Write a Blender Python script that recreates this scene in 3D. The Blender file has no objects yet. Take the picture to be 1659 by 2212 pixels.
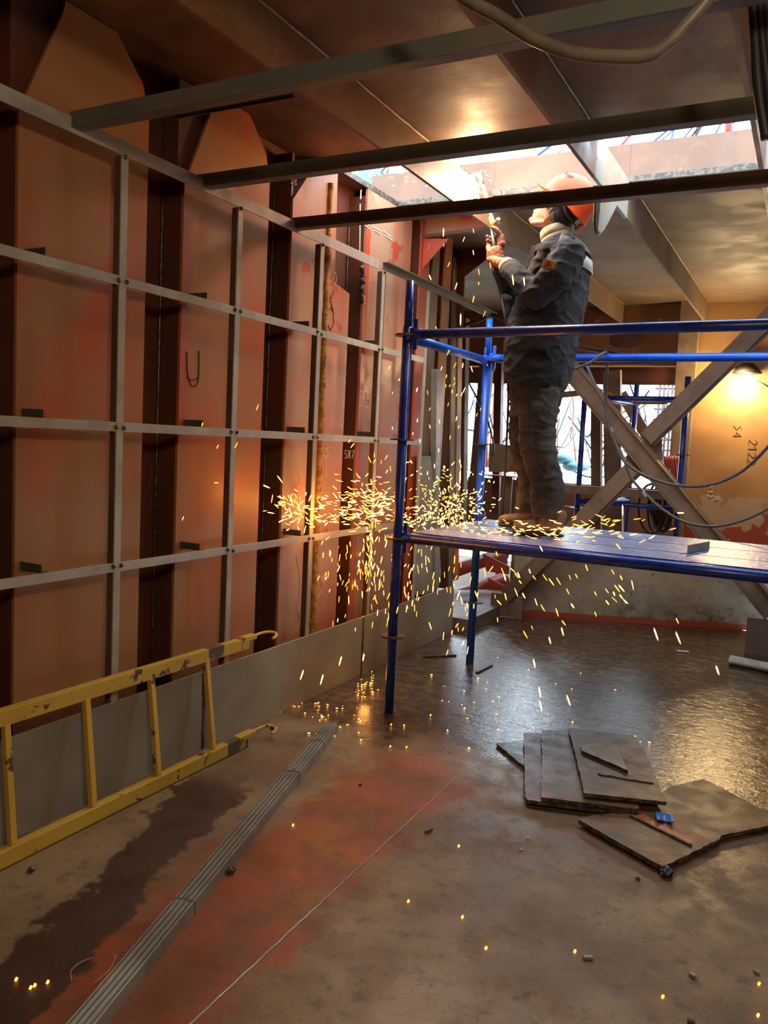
import bpy, bmesh, math, random
from mathutils import Vector, Matrix, noise
random.seed(7)
sc = bpy.context.scene
C = sc.collection
R = math.radians
# ------------------------------------------------------------------ camera
EYE = Vector((0.0, 0.0, 1.36)); FPX = 1750.0
def cam_rows(yaw, pitch, roll):
    y, p, r = R(yaw), R(pitch), R(roll)
    f = Vector((-math.sin(y)*math.cos(p), math.cos(y)*math.cos(p), -math.sin(p)))
    rt = Vector((math.cos(y), math.sin(y), 0)); dn = f.cross(rt)
    return math.cos(r)*rt+math.sin(r)*dn, -math.sin(r)*rt+math.cos(r)*dn, f
RR, DD, FF = cam_rows(27.66, 4.939, -2.762)
cd = bpy.data.cameras.new('camera'); cam = bpy.data.objects.new('camera', cd); C.objects.link(cam)
m3 = Matrix((RR, -DD, -FF)).transposed()
cam.matrix_world = Matrix.Translation(EYE) @ m3.to_4x4()
cd.sensor_fit = 'VERTICAL'; cd.sensor_height = 36.0; cd.lens = 36.0*FPX/2212.0; cd.clip_start = 0.05
sc.camera = cam
def at(x, y, ax, v):                       # a photo point on the plane ax = v
    d = RR*((x-829.5)/FPX)+DD*((y-1106)/FPX)+FF
    i = 'xyz'.index(ax)
    return EYE+d*((v-EYE[i])/d[i])
# ------------------------------------------------------------------ materials
def nt(name):
    m = bpy.data.materials.new(name); m.use_nodes = True
    t = m.node_tree; b = t.nodes['Principled BSDF']
    return m, t, b
class NB:
    def __init__(s, t):
        s.t = t; s.N = t.nodes; s.L = t.links
    def n(s, ty, **k):
        o = s.N.new(ty)
        for a, v in k.items(): setattr(o, a, v)
        return o
    def inp(s, o, i, v):
        if v is None: return
        if hasattr(v, 'is_output'): s.L.new(v, o.inputs[i])
        else: o.inputs[i].default_value = v
    def math(s, op, a, b=None, c=None, clamp=False):
        o = s.n('ShaderNodeMath', operation=op, use_clamp=clamp)
        s.inp(o, 0, a); s.inp(o, 1, b); s.inp(o, 2, c); return o.outputs[0]
    def noise(s, vec, scale, detail=4, rough=.55, dist=0.0):
        o = s.n('ShaderNodeTexNoise'); s.inp(o, 'Vector', vec); o.inputs['Scale'].default_value = scale
        o.inputs['Detail'].default_value = detail; o.inputs['Roughness'].default_value = rough; o.inputs['Distortion'].default_value = dist
        return o.outputs[0]
    def ramp(s, f, lo, hi, a=0.0, b=1.0):
        o = s.n('ShaderNodeMapRange', interpolation_type='SMOOTHSTEP'); s.inp(o, 0, f)
        for i, v in zip((1, 2, 3, 4), (lo, hi, a, b)): o.inputs[i].default_value = v
        return o.outputs[0]
    def mix(s, f, a, b):
        o = s.n('ShaderNodeMix', data_type='RGBA'); s.inp(o, 0, f)
        s.inp(o, 6, a if hasattr(a, 'is_output') else (*a, 1)); s.inp(o, 7, b if hasattr(b, 'is_output') else (*b, 1))
        return o.outputs[2]
    def scale(s, vec, v):
        o = s.n('ShaderNodeMapping'); s.inp(o, 0, vec); o.inputs['Scale'].default_value = v; return o.outputs[0]
def wpos(nb): return nb.n('ShaderNodeNewGeometry').outputs['Position']
def opos(nb): return nb.n('ShaderNodeTexCoord').outputs['Object']
def paint(name, c1, c2, scale=3, rough=.5, r2=None, metal=0.0, bump=.15, bscale=60, stretch=(1, 1, 1), c3=None, lo=.42, hi=.6, t3=(.6, .68), s3=None, space='o', spec=.5):
    m, t, b = nt(name); nb = NB(t)
    p = opos(nb) if space == 'o' else wpos(nb)
    ps = nb.scale(p, stretch)
    f = nb.ramp(nb.noise(ps, scale, 6, .6, .3), lo, hi)
    col = nb.mix(f, c1, c2)
    if c3:
        g = nb.ramp(nb.noise(p, s3 or scale*4, 8, .65), *t3)
        col = nb.mix(g, col, c3)
    t.links.new(col, b.inputs['Base Color'])
    rr = nb.ramp(nb.noise(p, scale*2.3, 5), .35, .65, rough, r2 if r2 is not None else rough+.15)
    t.links.new(rr, b.inputs['Roughness']); b.inputs['Metallic'].default_value = metal
    b.inputs['Specular IOR Level'].default_value = spec
    if bump:
        bn = nb.n('ShaderNodeBump'); bn.inputs['Strength'].default_value = bump; bn.inputs['Distance'].default_value = .004
        t.links.new(nb.noise(p, bscale, 6), bn.inputs['Height']); t.links.new(bn.outputs[0], b.inputs['Normal'])
    return m
def flat(name, c, rough=.5, metal=0.0):
    m, t, b = nt(name); b.inputs['Base Color'].default_value = (*c, 1); b.inputs['Roughness'].default_value = rough; b.inputs['Metallic'].default_value = metal
    return m
def emit(name, c, s):
    m, t, b = nt(name); b.inputs['Base Color'].default_value = (0, 0, 0, 1)
    b.inputs['Emission Color'].default_value = (*c, 1); b.inputs['Emission Strength'].default_value = s
    return m
M = {}
M['primer'] = paint('red_primer', (.50, .105, .028), (.37, .17, .066), 1.7, .42, .6, bump=.12, stretch=(1, 1, .45), lo=.38, hi=.56, c3=(.52, .15, .055), t3=(.62, .75), s3=5)
M['primer_pink'] = paint('pale_daylit_primer', (.42, .155, .085), (.40, .235, .145), 2.2, .35, .55, bump=.12, stretch=(1, 1, .35), c3=(.42, .07, .035), t3=(.57, .62), s3=3.2)  # paler on the wall panels because hatch daylight is put into the colour
M['primer_red'] = paint('bright_red_primer', (.48, .07, .03), (.36, .10, .05), 4, .35, .5, bump=.1)
M['shell'] = paint('shaded_primer', (.13, .035, .018), (.09, .035, .02), 2, .5, .6, bump=.1)  # darker tone holds the shade of webs and recesses turned from the lamps
M['deck'] = paint('brown_deck_steel', (.22, .092, .032), (.13, .052, .020), 1.8, .5, .65, bump=.15, space='w', c3=(.24, .13, .06), t3=(.6, .75), s3=2)
M['deckfar'] = paint('dusty_deck_steel', (.18, .12, .068), (.14, .085, .045), 1.6, .55, .7, bump=.15, space='w')
M['beam'] = paint('beam_steel', (.27, .15, .06), (.24, .09, .035), 2.6, .42, .6, bump=.2, space='w', c3=(.13, .11, .07), t3=(.62, .7), s3=3)
M['beampaint'] = paint('scraped_painted_web', (.34, .34, .30), (.42, .28, .19), 4.5, .25, .4, bump=.15, space='w', c3=(.40, .30, .10), t3=(.58, .66), s3=8)
M['coaming'] = paint('pale_rust_plate', (.17, .085, .05), (.13, .068, .04), 3, .5, .6, bump=.15, space='w', c3=(.20, .12, .075), t3=(.6, .7), s3=6)
M['lattice'] = paint('grey_primed_flat_bar', (.42, .40, .34), (.33, .31, .26), 5, .42, .55, bump=.1, c3=(.30, .20, .08), t3=(.68, .76), s3=9)
M['angle'] = paint('grey_green_angle_steel', (.11, .12, .105), (.15, .13, .10), 5, .4, .5, bump=.12)
M['angledark'] = paint('dark_brown_angle_steel', (.075, .045, .03), (.11, .07, .05), 5, .4, .5, bump=.12)
M['tab'] = paint('dark_angle_offcut', (.075, .08, .062), (.06, .055, .045), 8, .5, bump=.1)
M['kick'] = paint('grey_base_plate', (.31, .28, .215), (.25, .215, .16), 1.8, .5, .62, bump=.12, space='w', c3=(.23, .21, .11), t3=(.63, .74), s3=2.6)
M['weld'] = paint('burnt_weld', (.03, .025, .02), (.12, .09, .06), 40, .4, bump=.6, bscale=90)
M['ywelds'] = paint('ochre_weld_strip', (.42, .26, .05), (.22, .11, .025), 30, .5, bump=.6, bscale=120)
M['bead'] = paint('small_weld_bead', (.18, .14, .09), (.07, .05, .03), 30, .3, metal=.6, bump=.4)
M['chalk'] = flat('chalk', (.75, .68, .6), .9)
M['darkmark'] = flat('dark_marker', (.06, .04, .035), .9)
M['yellow'] = paint('chipped_yellow_paint', (.62, .41, .055), (.56, .36, .05), 3, .4, .5, bump=.15, c3=(.10, .05, .03), t3=(.60, .615), s3=11)
M['yburn'] = paint('scorched_yellow_paint', (.10, .08, .05), (.45, .32, .08), 14, .5, bump=.2, lo=.5, hi=.6)
M['blue'] = paint('blue_scaffold_paint', (.012, .045, .34), (.010, .03, .24), 5, .22, .34, bump=.06, c3=(.035, .03, .04), t3=(.70, .74), s3=16)
M['bluelight'] = paint('bright_blue_scaffold_paint', (.015, .13, .75), (.012, .10, .6), 4, .25, .35, bump=.05, c3=(.30, .45, .5), t3=(.70, .73), s3=10)
M['rosette'] = paint('rusty_rosette', (.08, .05, .06), (.16, .11, .09), 20, .4, bump=.2, metal=.3)
M['galv'] = paint('galvanised_profile', (.36, .36, .31), (.27, .26, .22), 4, .35, .5, metal=.35, bump=.08)
M['wire'] = flat('rust_wire', (.2, .11, .05), .5, .5)
M['brace'] = paint('weathered_brace_steel', (.24, .165, .11), (.17, .115, .08), 4, .5, .6, bump=.2, c3=(.15, .17, .15), t3=(.62, .7), s3=7)
M['bulk'] = paint('tan_bulkhead', (.42, .235, .085), (.33, .18, .07), 1.5, .45, .55, bump=.1, space='w')
M['hose'] = paint('grey_hose', (.17, .15, .115), (.12, .10, .075), 8, .4, bump=.1)
M['cablegrey'] = paint('grey_cable', (.12, .11, .09), (.10, .09, .075), 8, .4, bump=.05)
M['black'] = flat('black_rubber', (.015, .015, .017), .5)
M['cred'] = flat('red_cable', (.3, .03, .025), .45)
M['cblue'] = flat('blue_cable', (.04, .07, .25), .45)
M['wood'] = paint('pale_timber', (.45, .3, .14), (.36, .23, .10), 5, .7, bump=.2, stretch=(.3, 1, 1))
M['pipe'] = paint('red_pipe_paint', (.42, .07, .04), (.30, .05, .03), 4, .35, bump=.1)
M['plate'] = paint('wet_scrap_steel', (.125, .062, .030), (.060, .038, .025), 6, .30, .46, bump=.4, bscale=110, c3=(.22, .055, .025), t3=(.56, .68), s3=4.5, spec=.38)
M['platedark'] = paint('dark_scrap_steel', (.05, .042, .035), (.09, .075, .062), 6, .25, .42, bump=.4, bscale=60)
M['kite'] = paint('grey_scrap_steel', (.26, .235, .20), (.18, .16, .14), 9, .4, .5, bump=.3, bscale=90)
M['slag'] = paint('black_slag', (.01, .01, .01), (.04, .04, .035), 20, .3, bump=.8, bscale=80)
M['paper'] = paint('wrinkled_white_paper', (.62, .6, .56), (.5, .48, .44), 12, .7, bump=.5, bscale=30)
M['bluescrap'] = flat('blue_film', (.02, .16, .6), .4)
M['brass'] = paint('worn_brass', (.55, .33, .10), (.4, .24, .09), 20, .3, metal=.9, bump=.1)
M['steel'] = flat('bright_steel', (.55, .55, .55), .25, 1)
M['copper'] = flat('hot_copper_tube', (.75, .4, .22), .3, 1)
M['skin'] = paint('skin', (.44, .19, .115), (.38, .16, .10), 12, .5, bump=.1, bscale=200)
M['jacket'] = paint('charcoal_work_cloth', (.026, .026, .030), (.040, .038, .040), 5, .85, bump=.5, bscale=30, c3=(.055, .05, .048), t3=(.62, .75), s3=9, spec=.3)
M['yoke'] = paint('grey_yoke_cloth', (.10, .095, .09), (.08, .075, .07), 8, .85, bump=.3, bscale=60)
M['trousers'] = paint('dusty_dark_trousers', (.050, .042, .036), (.085, .070, .055), 4, .88, bump=.5, bscale=35, c3=(.11, .085, .06), t3=(.64, .78), s3=7, spec=.3)
M['reflect'] = flat('silver_reflective_tape', (.36, .39, .35), .5)
M['knit'] = paint('black_knit', (.02, .018, .018), (.04, .036, .034), 60, .95, bump=1.0, bscale=220)
M['sweater'] = paint('beige_knit_collar', (.38, .3, .2), (.32, .25, .17), 60, .95, bump=.9, bscale=240)
M['helmet'] = paint('orange_helmet_plastic', (.66, .075, .012), (.60, .065, .01), 3, .42, .5, bump=0, spec=.3)
M['glove'] = paint('brown_leather_glove', (.20, .085, .05), (.14, .055, .035), 16, .6, bump=.5, bscale=90)
M['glovelit'] = paint('torchlit_leather_glove', (.45, .17, .07), (.34, .12, .055), 16, .6, bump=.5, bscale=90)  # orange of the torch light is put into this glove's colour
M['cuff'] = paint('cream_glove_cuff', (.5, .42, .28), (.42, .35, .22), 12, .8, bump=.3)
M['boot'] = paint('worn_tan_boot', (.24, .16, .10), (.16, .10, .06), 14, .7, bump=.4, bscale=60)
M['sole'] = flat('dark_boot_sole', (.04, .03, .02), .8)
M['patchy'] = flat('yellow_patch', (.7, .5, .06), .7); M['patchr'] = flat('red_patch_emblem', (.55, .05, .02), .7)
M['spark'] = emit('hot_spark', (1, .34, .05), 3.0)
M['sparkhot'] = emit('white_hot_spark', (1, .52, .12), 6)
M['flame'] = emit('torch_flame', (1, .82, .55), 160)
M['bulb'] = emit('lamp_bulb', (1, .80, .45), 60)
M['lampmetal'] = flat('lamp_guard_metal', (.04, .035, .03), .5, .6)
M['drum'] = paint('pale_blue_drum', (.09, .24, .34), (.12, .3, .4), 4, .5, bump=.05)
M['grating'] = flat('rusty_grating', (.16, .11, .07), .7)
# scaffold plank: embossed rectangular dimples
def plank_mat():
    m, t, b = nt('blue_steel_plank'); nb = NB(t); p = wpos(nb)
    br = nb.n('ShaderNodeTexBrick'); nb.inp(br, 0, p); br.inputs['Scale'].default_value = 9
    br.inputs['Mortar Size'].default_value = .03; br.inputs['Brick Width'].default_value = .55; br.inputs['Row Height'].default_value = .25
    f = nb.ramp(nb.noise(p, 7, 8, .7), .42, .6)
    c = nb.mix(f, (.06, .10, .32), (.15, .20, .36))
    g = nb.ramp(nb.noise(p, 26, 8, .7), .56, .62)
    c = nb.mix(g, c, (.40, .42, .45))
    t.links.new(c, b.inputs['Base Color']); b.inputs['Roughness'].default_value = .34
    bn = nb.n('ShaderNodeBump'); bn.inputs['Strength'].default_value = .5; bn.inputs['Distance'].default_value = .01
    h = nb.math('ADD', br.outputs['Fac'], nb.noise(p, 40, 5)); t.links.new(h, bn.inputs['Height']); t.links.new(bn.outputs[0], b.inputs['Normal'])
    return m
M['plank'] = plank_mat()
# floor: tan, dark wet patch, red primer band, wet glossy middle, in world metres
def floor_mat():
    m, t, b = nt('wet_steel_floor'); nb = NB(t); p = wpos(nb)
    sx = nb.n('ShaderNodeSeparateXYZ'); nb.inp(sx, 0, p); X, Y = sx.outputs[0], sx.outputs[1]
    w1 = nb.math('SUBTRACT', nb.noise(p, 3.2, 7, .6), .5); w2 = nb.math('SUBTRACT', nb.noise(nb.scale(p, (1, 1, 1)), 9, 6, .6), .5)
    warp = nb.math('MULTIPLY_ADD', w1, .55, nb.math('MULTIPLY', w2, .25))
    n1 = nb.noise(p, 2.1, 8, .6); n2 = nb.noise(p, 14, 8, .65); n3 = nb.noise(p, 60, 4, .6)
    tan = nb.mix(nb.ramp(n1, .38, .62), (.185, .115, .06), (.29, .205, .11))
    tan = nb.mix(nb.ramp(n2, .5, .7), tan, (.135, .10, .072))
    red = nb.mix(nb.ramp(nb.noise(p, 5, 6), .4, .6), (.30, .070, .025), (.19, .065, .03))
    # red band along the seam
    d = nb.math('ABSOLUTE', nb.math('ADD', nb.math('ADD', X, 1.36), warp))
    mr = nb.math('MULTIPLY', nb.ramp(d, .16, .30, 1, 0), nb.ramp(nb.math('ADD', Y, warp), 2.9, 3.35, 1, 0))
    c = nb.mix(mr, tan, red)
    # dark wet patch by the ladder: line x = -1.6-.33*(y-1.3)
    q = nb.math('MULTIPLY_ADD', nb.math('SUBTRACT', Y, 1.3), .30, 1.60)
    dd = nb.math('ABSOLUTE', nb.math('ADD', nb.math('ADD', X, q), nb.math('MULTIPLY', warp, .7)))
    md = nb.math('MULTIPLY', nb.ramp(dd, .095, .125, 1, 0), nb.ramp(Y, 2.35, 2.6, 1, 0))
    c = nb.mix(md, c, (.060, .026, .014))
    # brown mid area
    mb = nb.math('MULTIPLY', nb.ramp(nb.math('ADD', Y, warp), 2.35, 2.75), nb.ramp(nb.math('ADD', X, warp), -1.25, -1.0))
    c = nb.mix(nb.math('MULTIPLY', mb, .85), c, nb.mix(nb.ramp(n2, .40, .62), (.15, .088, .048), (.105, .064, .038)))
    # wet far area
    wet = nb.ramp(nb.math('ADD', Y, nb.math('MULTIPLY', w1, 1.6)), 2.95, 3.6)
    c = nb.mix(nb.math('MULTIPLY', wet, .9), c, nb.mix(nb.ramp(n2, .42, .60), (.13, .088, .05), (.030, .024, .020)))
    # specks
    c = nb.mix(nb.math('MULTIPLY', nb.ramp(nb.noise(p, 38, 6, .75), .55, .66), .55), c, (.07, .05, .036))
    c = nb.mix(nb.ramp(nb.noise(p, 95, 2), .69, .73), c, (.02, .016, .013))
    t.links.new(c, b.inputs['Base Color'])
    ro = nb.ramp(nb.noise(p, 6, 8, .7), .38, .62, .34, .66)
    ro = nb.math('MULTIPLY', ro, nb.ramp(wet, 0, 1, 1, .27))
    ro = nb.math('MULTIPLY_ADD', mr, -.06, ro, clamp=True)
    t.links.new(ro, b.inputs['Roughness']); t.links.new(nb.ramp(wet, 0, 1, .42, .8), b.inputs['Specular IOR Level'])
    h = nb.math('MULTIPLY_ADD', nb.noise(p, 85, 3, .6), nb.math('MULTIPLY_ADD', wet, .5, .45), nb.math('MULTIPLY', nb.noise(nb.scale(p, (1, 1.6, 1)), 16, 4, .6, .8), nb.math('MULTIPLY', wet, 1.5)))
    bn = nb.n('ShaderNodeBump'); bn.inputs['Strength'].default_value = .55; bn.inputs['Distance'].default_value = .0032
    t.links.new(h, bn.inputs['Height']); t.links.new(bn.outputs[0], b.inputs['Normal'])
    return m
M['floor'] = floor_mat()
def stained_wall():
    m, t, b = nt('stained_beige_coaming'); nb = NB(t); p = wpos(nb)
    sx = nb.n('ShaderNodeSeparateXYZ'); nb.inp(sx, 0, p); Z = sx.outputs[2]; X = sx.outputs[0]
    n = nb.noise(p, 5, 8, .65); c = nb.mix(nb.ramp(n, .4, .65), (.40, .34, .24), (.30, .25, .175))
    c = nb.mix(nb.ramp(nb.noise(p, 22, 4), .64, .7), c, (.17, .15, .11))
    zz = nb.math('MULTIPLY_ADD', nb.math('SUBTRACT', n, .5), .25, Z)
    grime = nb.math('MULTIPLY', nb.ramp(zz, .05, .22, 1, 0), nb.ramp(nb.noise(p, 7, 8, .7), .40, .6))
    grime = nb.math('MULTIPLY', grime, nb.ramp(X, -1.5, -1.2))
    c = nb.mix(grime, c, (.05, .035, .02))
    zr = nb.math('MULTIPLY_ADD', nb.math('SUBTRACT', nb.noise(p, 9, 5), .5), .05, Z)
    c = nb.mix(nb.ramp(zr, .045, .055, 1, 0), c, (.36, .07, .03))
    t.links.new(c, b.inputs['Base Color']); b.inputs['Roughness'].default_value = .5
    return m
M['stained'] = stained_wall()
def bulk_mat():
    m, t, b = nt('tan_bulkhead_with_red_foot'); nb = NB(t); p = wpos(nb)
    sx = nb.n('ShaderNodeSeparateXYZ'); nb.inp(sx, 0, p); Z = sx.outputs[2]; X = sx.outputs[0]
    c = nb.mix(nb.ramp(nb.noise(p, 1.6, 5), .4, .6), (.36, .20, .08), (.27, .145, .06))
    w = nb.math('MULTIPLY_ADD', nb.math('SUBTRACT', nb.noise(p, 4, 5), .5), .5, Z)
    c = nb.mix(nb.ramp(w, .86, .88, 1, 0), c, (.26, .045, .025))
    mk = nb.math('MULTIPLY', nb.ramp(nb.noise(p, 3.4, 4), .52, .54), nb.ramp(Z, 1.0, 1.02, 1, 0))
    c = nb.mix(mk, c, (.34, .25, .17))
    t.links.new(c, b.inputs['Base Color']); b.inputs['Roughness'].default_value = .4
    return m
M['bulk'] = bulk_mat()
# ------------------------------------------------------------------ mesh helpers
def obj(name, bm, mat, parent=None, smooth=False, bevel=0.0):
    me = bpy.data.meshes.new(name)
    bmesh.ops.recalc_face_normals(bm, faces=bm.faces[:])
    bm.to_mesh(me); bm.free()
    o = bpy.data.objects.new(name, me); C.objects.link(o)
    if isinstance(mat, (list, tuple)):
        for q in mat: me.materials.append(M[q])
    else: me.materials.append(M[mat])
    if smooth:
        for p in me.polygons: p.use_smooth = True
    if bevel:
        b = o.modifiers.new('bevel', 'BEVEL'); b.width = bevel; b.segments = 2; b.limit_method = 'ANGLE'
    if parent: o.parent = parent
    return o
def tag(o, label=None, cat=None, group=None, kind=None):
    if label: o['label'] = label
    if cat: o['category'] = cat
    if group: o['group'] = group
    if kind: o['kind'] = kind
    return o
def thing(name, label, cat, group=None, loc=(0, 0, 0)):
    o = bpy.data.objects.new(name, None); C.objects.link(o); o.location = loc; o.empty_display_size = .1
    return tag(o, label, cat, group)
def move(o, root):            # parent keeping world place when the root Empty stands elsewhere
    o.parent = root; o.matrix_parent_inverse = Matrix.Translation(root.location).inverted()
    return o
def kids(root, lst):
    for o in lst: move(o, root)
def box(bm, lo, hi, mi=0):
    vs = [bm.verts.new((x, y, z)) for x in (lo[0], hi[0]) for y in (lo[1], hi[1]) for z in (lo[2], hi[2])]
    for f in ((0, 1, 3, 2), (4, 6, 7, 5), (0, 4, 5, 1), (2, 3, 7, 6), (0, 2, 6, 4), (1, 5, 7, 3)):
        bm.faces.new([vs[i] for i in f]).material_index = mi
def obox(lo, hi):
    bm = bmesh.new(); box(bm, lo, hi); return bm
def prism(bm, pts, off, mi=0):           # polygon pts (3D) extruded by vector off
    a = [bm.verts.new(p) for p in pts]; b = [bm.verts.new(Vector(p)+Vector(off)) for p in pts]
    n = len(pts)
    bm.faces.new(a).material_index = mi; bm.faces.new(b[::-1]).material_index = mi
    for i in range(n): bm.faces.new((a[i], a[(i+1) % n], b[(i+1) % n], b[i])).material_index = mi
def ortho(d):
    d = d.normalized(); u = d.cross(Vector((0, 0, 1)))
    if u.length < .05: u = d.cross(Vector((0, 1, 0)))
    u.normalize(); return u, d.cross(u).normalized()
def bar(bm, a, b, w, h, up=None):        # rectangular bar from a to b, w across, h along 'up'
    a, b = Vector(a), Vector(b); d = (b-a).normalized()
    if up is None: u, v = ortho(d)
    else:
        v = Vector(up); v = (v-d*v.dot(d)).normalized(); u = d.cross(v)
    c = [u*sx*w/2+v*sy*h/2 for sx, sy in ((-1, -1), (1, -1), (1, 1), (-1, 1))]
    prism(bm, [a+q for q in c], b-a)
def tube(bm, pts, r, seg=10, cap=True, smooth=0):
    pts = [Vector(p) for p in pts]
    if smooth and len(pts) > 2: pts = catmull(pts, smooth)
    rs = r if isinstance(r, (list, tuple)) else [r]*len(pts)
    if len(rs) != len(pts): rs = [rs[min(len(rs)-1, int(i*len(rs)/len(pts)))] for i in range(len(pts))]
    d0 = (pts[1]-pts[0]).normalized(); u, v = ortho(d0); rings = []
    for i, p in enumerate(pts):
        d = (pts[min(i+1, len(pts)-1)]-pts[max(i-1, 0)])
        if d.length < 1e-9: d = d0
        d.normalize(); u = (u-d*u.dot(d)).normalized(); v = d.cross(u)
        rings.append([bm.verts.new(p+(u*math.cos(2*math.pi*k/seg)+v*math.sin(2*math.pi*k/seg))*rs[i]) for k in range(seg)])
    for a, b in zip(rings, rings[1:]):
        for k in range(seg): bm.faces.new((a[k], a[(k+1) % seg], b[(k+1) % seg], b[k]))
    if cap: bm.faces.new(rings[0][::-1]); bm.faces.new(rings[-1])
def catmull(P, n):
    out = []
    Q = [P[0]*2-P[1]]+P+[P[-1]*2-P[-2]]
    for i in range(1, len(Q)-2):
        for k in range(n):
            t = k/n; a, b, c, d = Q[i-1], Q[i], Q[i+1], Q[i+2]
            out.append(.5*((2*b)+(c-a)*t+(2*a-5*b+4*c-d)*t*t+(3*b-a-3*c+d)*t**3))
    out.append(P[-1]); return out
def tubebm(pts, r, seg=10, smooth=0):
    bm = bmesh.new(); tube(bm, pts, r, seg, True, smooth); return bm
def setsmooth(o):
    for p in o.data.polygons: p.use_smooth = True
    return o
GL = {'0': [[(0, 0), (.6, 0), (.6, 1), (0, 1), (0, 0)]], '1': [[(0, .7), (.35, 1), (.35, 0)]], '2': [[(0, .8), (.3, 1), (.6, .8), (.5, .5), (0, 0), (.65, 0)]],
      '3': [[(0, 1), (.55, 1), (.2, .6), (.55, .4), (.5, .1), (0, 0)]], '5': [[(.6, 1), (.1, 1), (.05, .55), (.5, .55), (.55, .1), (0, 0)]],
      '7': [[(0, 1), (.6, 1), (.2, 0)]], '8': [[(.3, .5), (0, .8), (.3, 1), (.6, .8), (.3, .5), (0, .2), (.3, 0), (.6, .2), (.3, .5)]],
      '9': [[(.6, .6), (.2, .5), (0, .8), (.3, 1), (.6, .8), (.5, 0)]], '4': [[(.45, 0), (.45, 1), (0, .35), (.65, .35)]], 'X': [[(0, 0), (.6, 1)], [(0, 1), (.6, 0)]],
      'O': [[(.3, 0), (.55, .3), (.5, .8), (.3, 1), (.05, .8), (0, .3), (.3, 0)]], '=': [[(0, .3), (.9, .1)], [(0, .7), (.9, .5)]], 'H': [[(0, 0), (0, 1)], [(.5, 0), (.5, 1)], [(0, .5), (.5, .5)]],
      'Z': [[(0, 1), (.5, 1), (0, 0), (.5, 0)]], '-': [[(0, .5), (.6, .5)]], 'L': [[(0, 1), (0, 0), (.5, 0)]], 'S': [[(.5, 1), (0, .8), (.5, .4), (0, 0)]], 'B': [[(0, 0), (0, 1), (.5, .8), (0, .5), (.5, .2), (0, 0)]], '6': [[(.5, 1), (.05, .5), (.1, .05), (.5, .1), (.5, .45), (.05, .45)]]}
def marks(name, text, org, u, v, h, mat, parent, r=.0022):
    bm = bmesh.new(); org, u, v = Vector(org), Vector(u), Vector(v); x = 0
    for ch in text:
        for pl in GL.get(ch, []):
            tube(bm, [org+u*(x+a*h)+v*(b*h) for a, b in pl], r, 5)
        x += h*.85
    o = obj(name, bm, mat); 
    if parent: move(o, parent)
    return o
# ------------------------------------------------------------------ render settings, world
vs = sc.view_settings; sc.display_settings.display_device = 'sRGB'
vs.view_transform = 'Standard'; vs.look = 'None'; vs.gamma = 1; vs.use_curve_mapping = False
vs.exposure = 0.42
sc.render.engine = 'CYCLES'
cy = sc.cycles; cy.use_denoising = True; cy.use_adaptive_sampling = True; cy.adaptive_threshold = .045; cy.max_bounces = 5; cy.diffuse_bounces = 3; cy.glossy_bounces = 3; cy.transmission_bounces = 2
cy.sample_clamp_indirect = 6; cy.caustics_reflective = False; cy.caustics_refractive = False
w = bpy.data.worlds.new('sky'); sc.world = w; w.use_nodes = True
bg = w.node_tree.nodes['Background']; bg.inputs[0].default_value = (.74, .88, 1, 1); bg.inputs[1].default_value = 7.6
# ================================================================== SETTING
ZC = 2.79; HY0, HY1, HX0, HX1 = 3.77, 4.46, -2.35, .75
tag(obj('floor', obox((-5, -2.2, -.05), (2.6, 7.0, 0)), 'floor'), kind='structure')
bm = bmesh.new()
for lo, hi in (((-3.2, -2.2, ZC), (2.6, HY0, ZC+.02)), ((-3.2, HY0, ZC), (HX0, HY1, ZC+.02)), ((HX1, HY0, ZC), (2.6, HY1, ZC+.02))): box(bm, lo, hi)
tag(obj('ceiling', bm, 'deck'), kind='structure')
tag(obj('ceiling', obox((-4.6, HY1, ZC), (2.6, 8.35, ZC+.02)), 'deckfar'), kind='structure')
# cut edge of the hatch, bright burnt lip
bm = bmesh.new()
bar(bm, (HX0, HY1+.004, ZC+.008), (HX1, HY1+.004, ZC+.008), .012, .03, (0, 0, 1)); bar(bm, (HX0-.004, HY0, ZC+.008), (HX0-.004, HY1, ZC+.008), .012, .03, (0, 0, 1)); bar(bm, (HX0, HY0-.004, ZC+.008), (HX1, HY0-.004, ZC+.008), .012, .03, (0, 0, 1))
tag(obj('trim_1', bm, 'weld'), kind='structure')
# upstand above the deck on the far side of the hatch
for i, (x0, x1) in enumerate(((HX0-.2, -1.745), (-1.744, -.985), (-.984, -.285), (-.284, HX1+.3))):
    o = obj('hatch_upstand', obox((x0, HY1+.03, ZC+.021), (x1, HY1+.042, ZC+.20)), 'coaming')
    tag(o, ['pale rusty upstand plate over the cut opening, beside the blue drum', 'pale rusty upstand plate over the cut opening, behind the torch flame', 'pale rusty upstand plate over the cut opening, right of the orange helmet', 'pale upstand plate over the cut opening at its far right end'][i], 'steel plate', 'upstand plates along the cut deck opening')
# shell of the left wall behind the stiffeners
tag(obj('wall_left', obox((-2.50, -2.2, 0), (-2.47, 5.5, ZC)), 'shell'), kind='structure')
bm = bmesh.new(); box(bm, (-5, 5.47, 0), (-2.47, 5.5, ZC)); tag(obj('wall_left', bm, 'shell'), kind='structure')
tag(obj('wall_left', obox((-4.65, 5.5, 0), (-4.6, 8.35, ZC)), 'shell'), kind='structure')
tag(obj('wall_right', obox((2.6, -2.2, 0), (2.65, 8.35, ZC)), 'deck'), kind='structure')
tag(obj('wall_near', obox((-2.6, -2.25, 0), (2.65, -2.2, ZC)), 'deck'), kind='structure')
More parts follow.
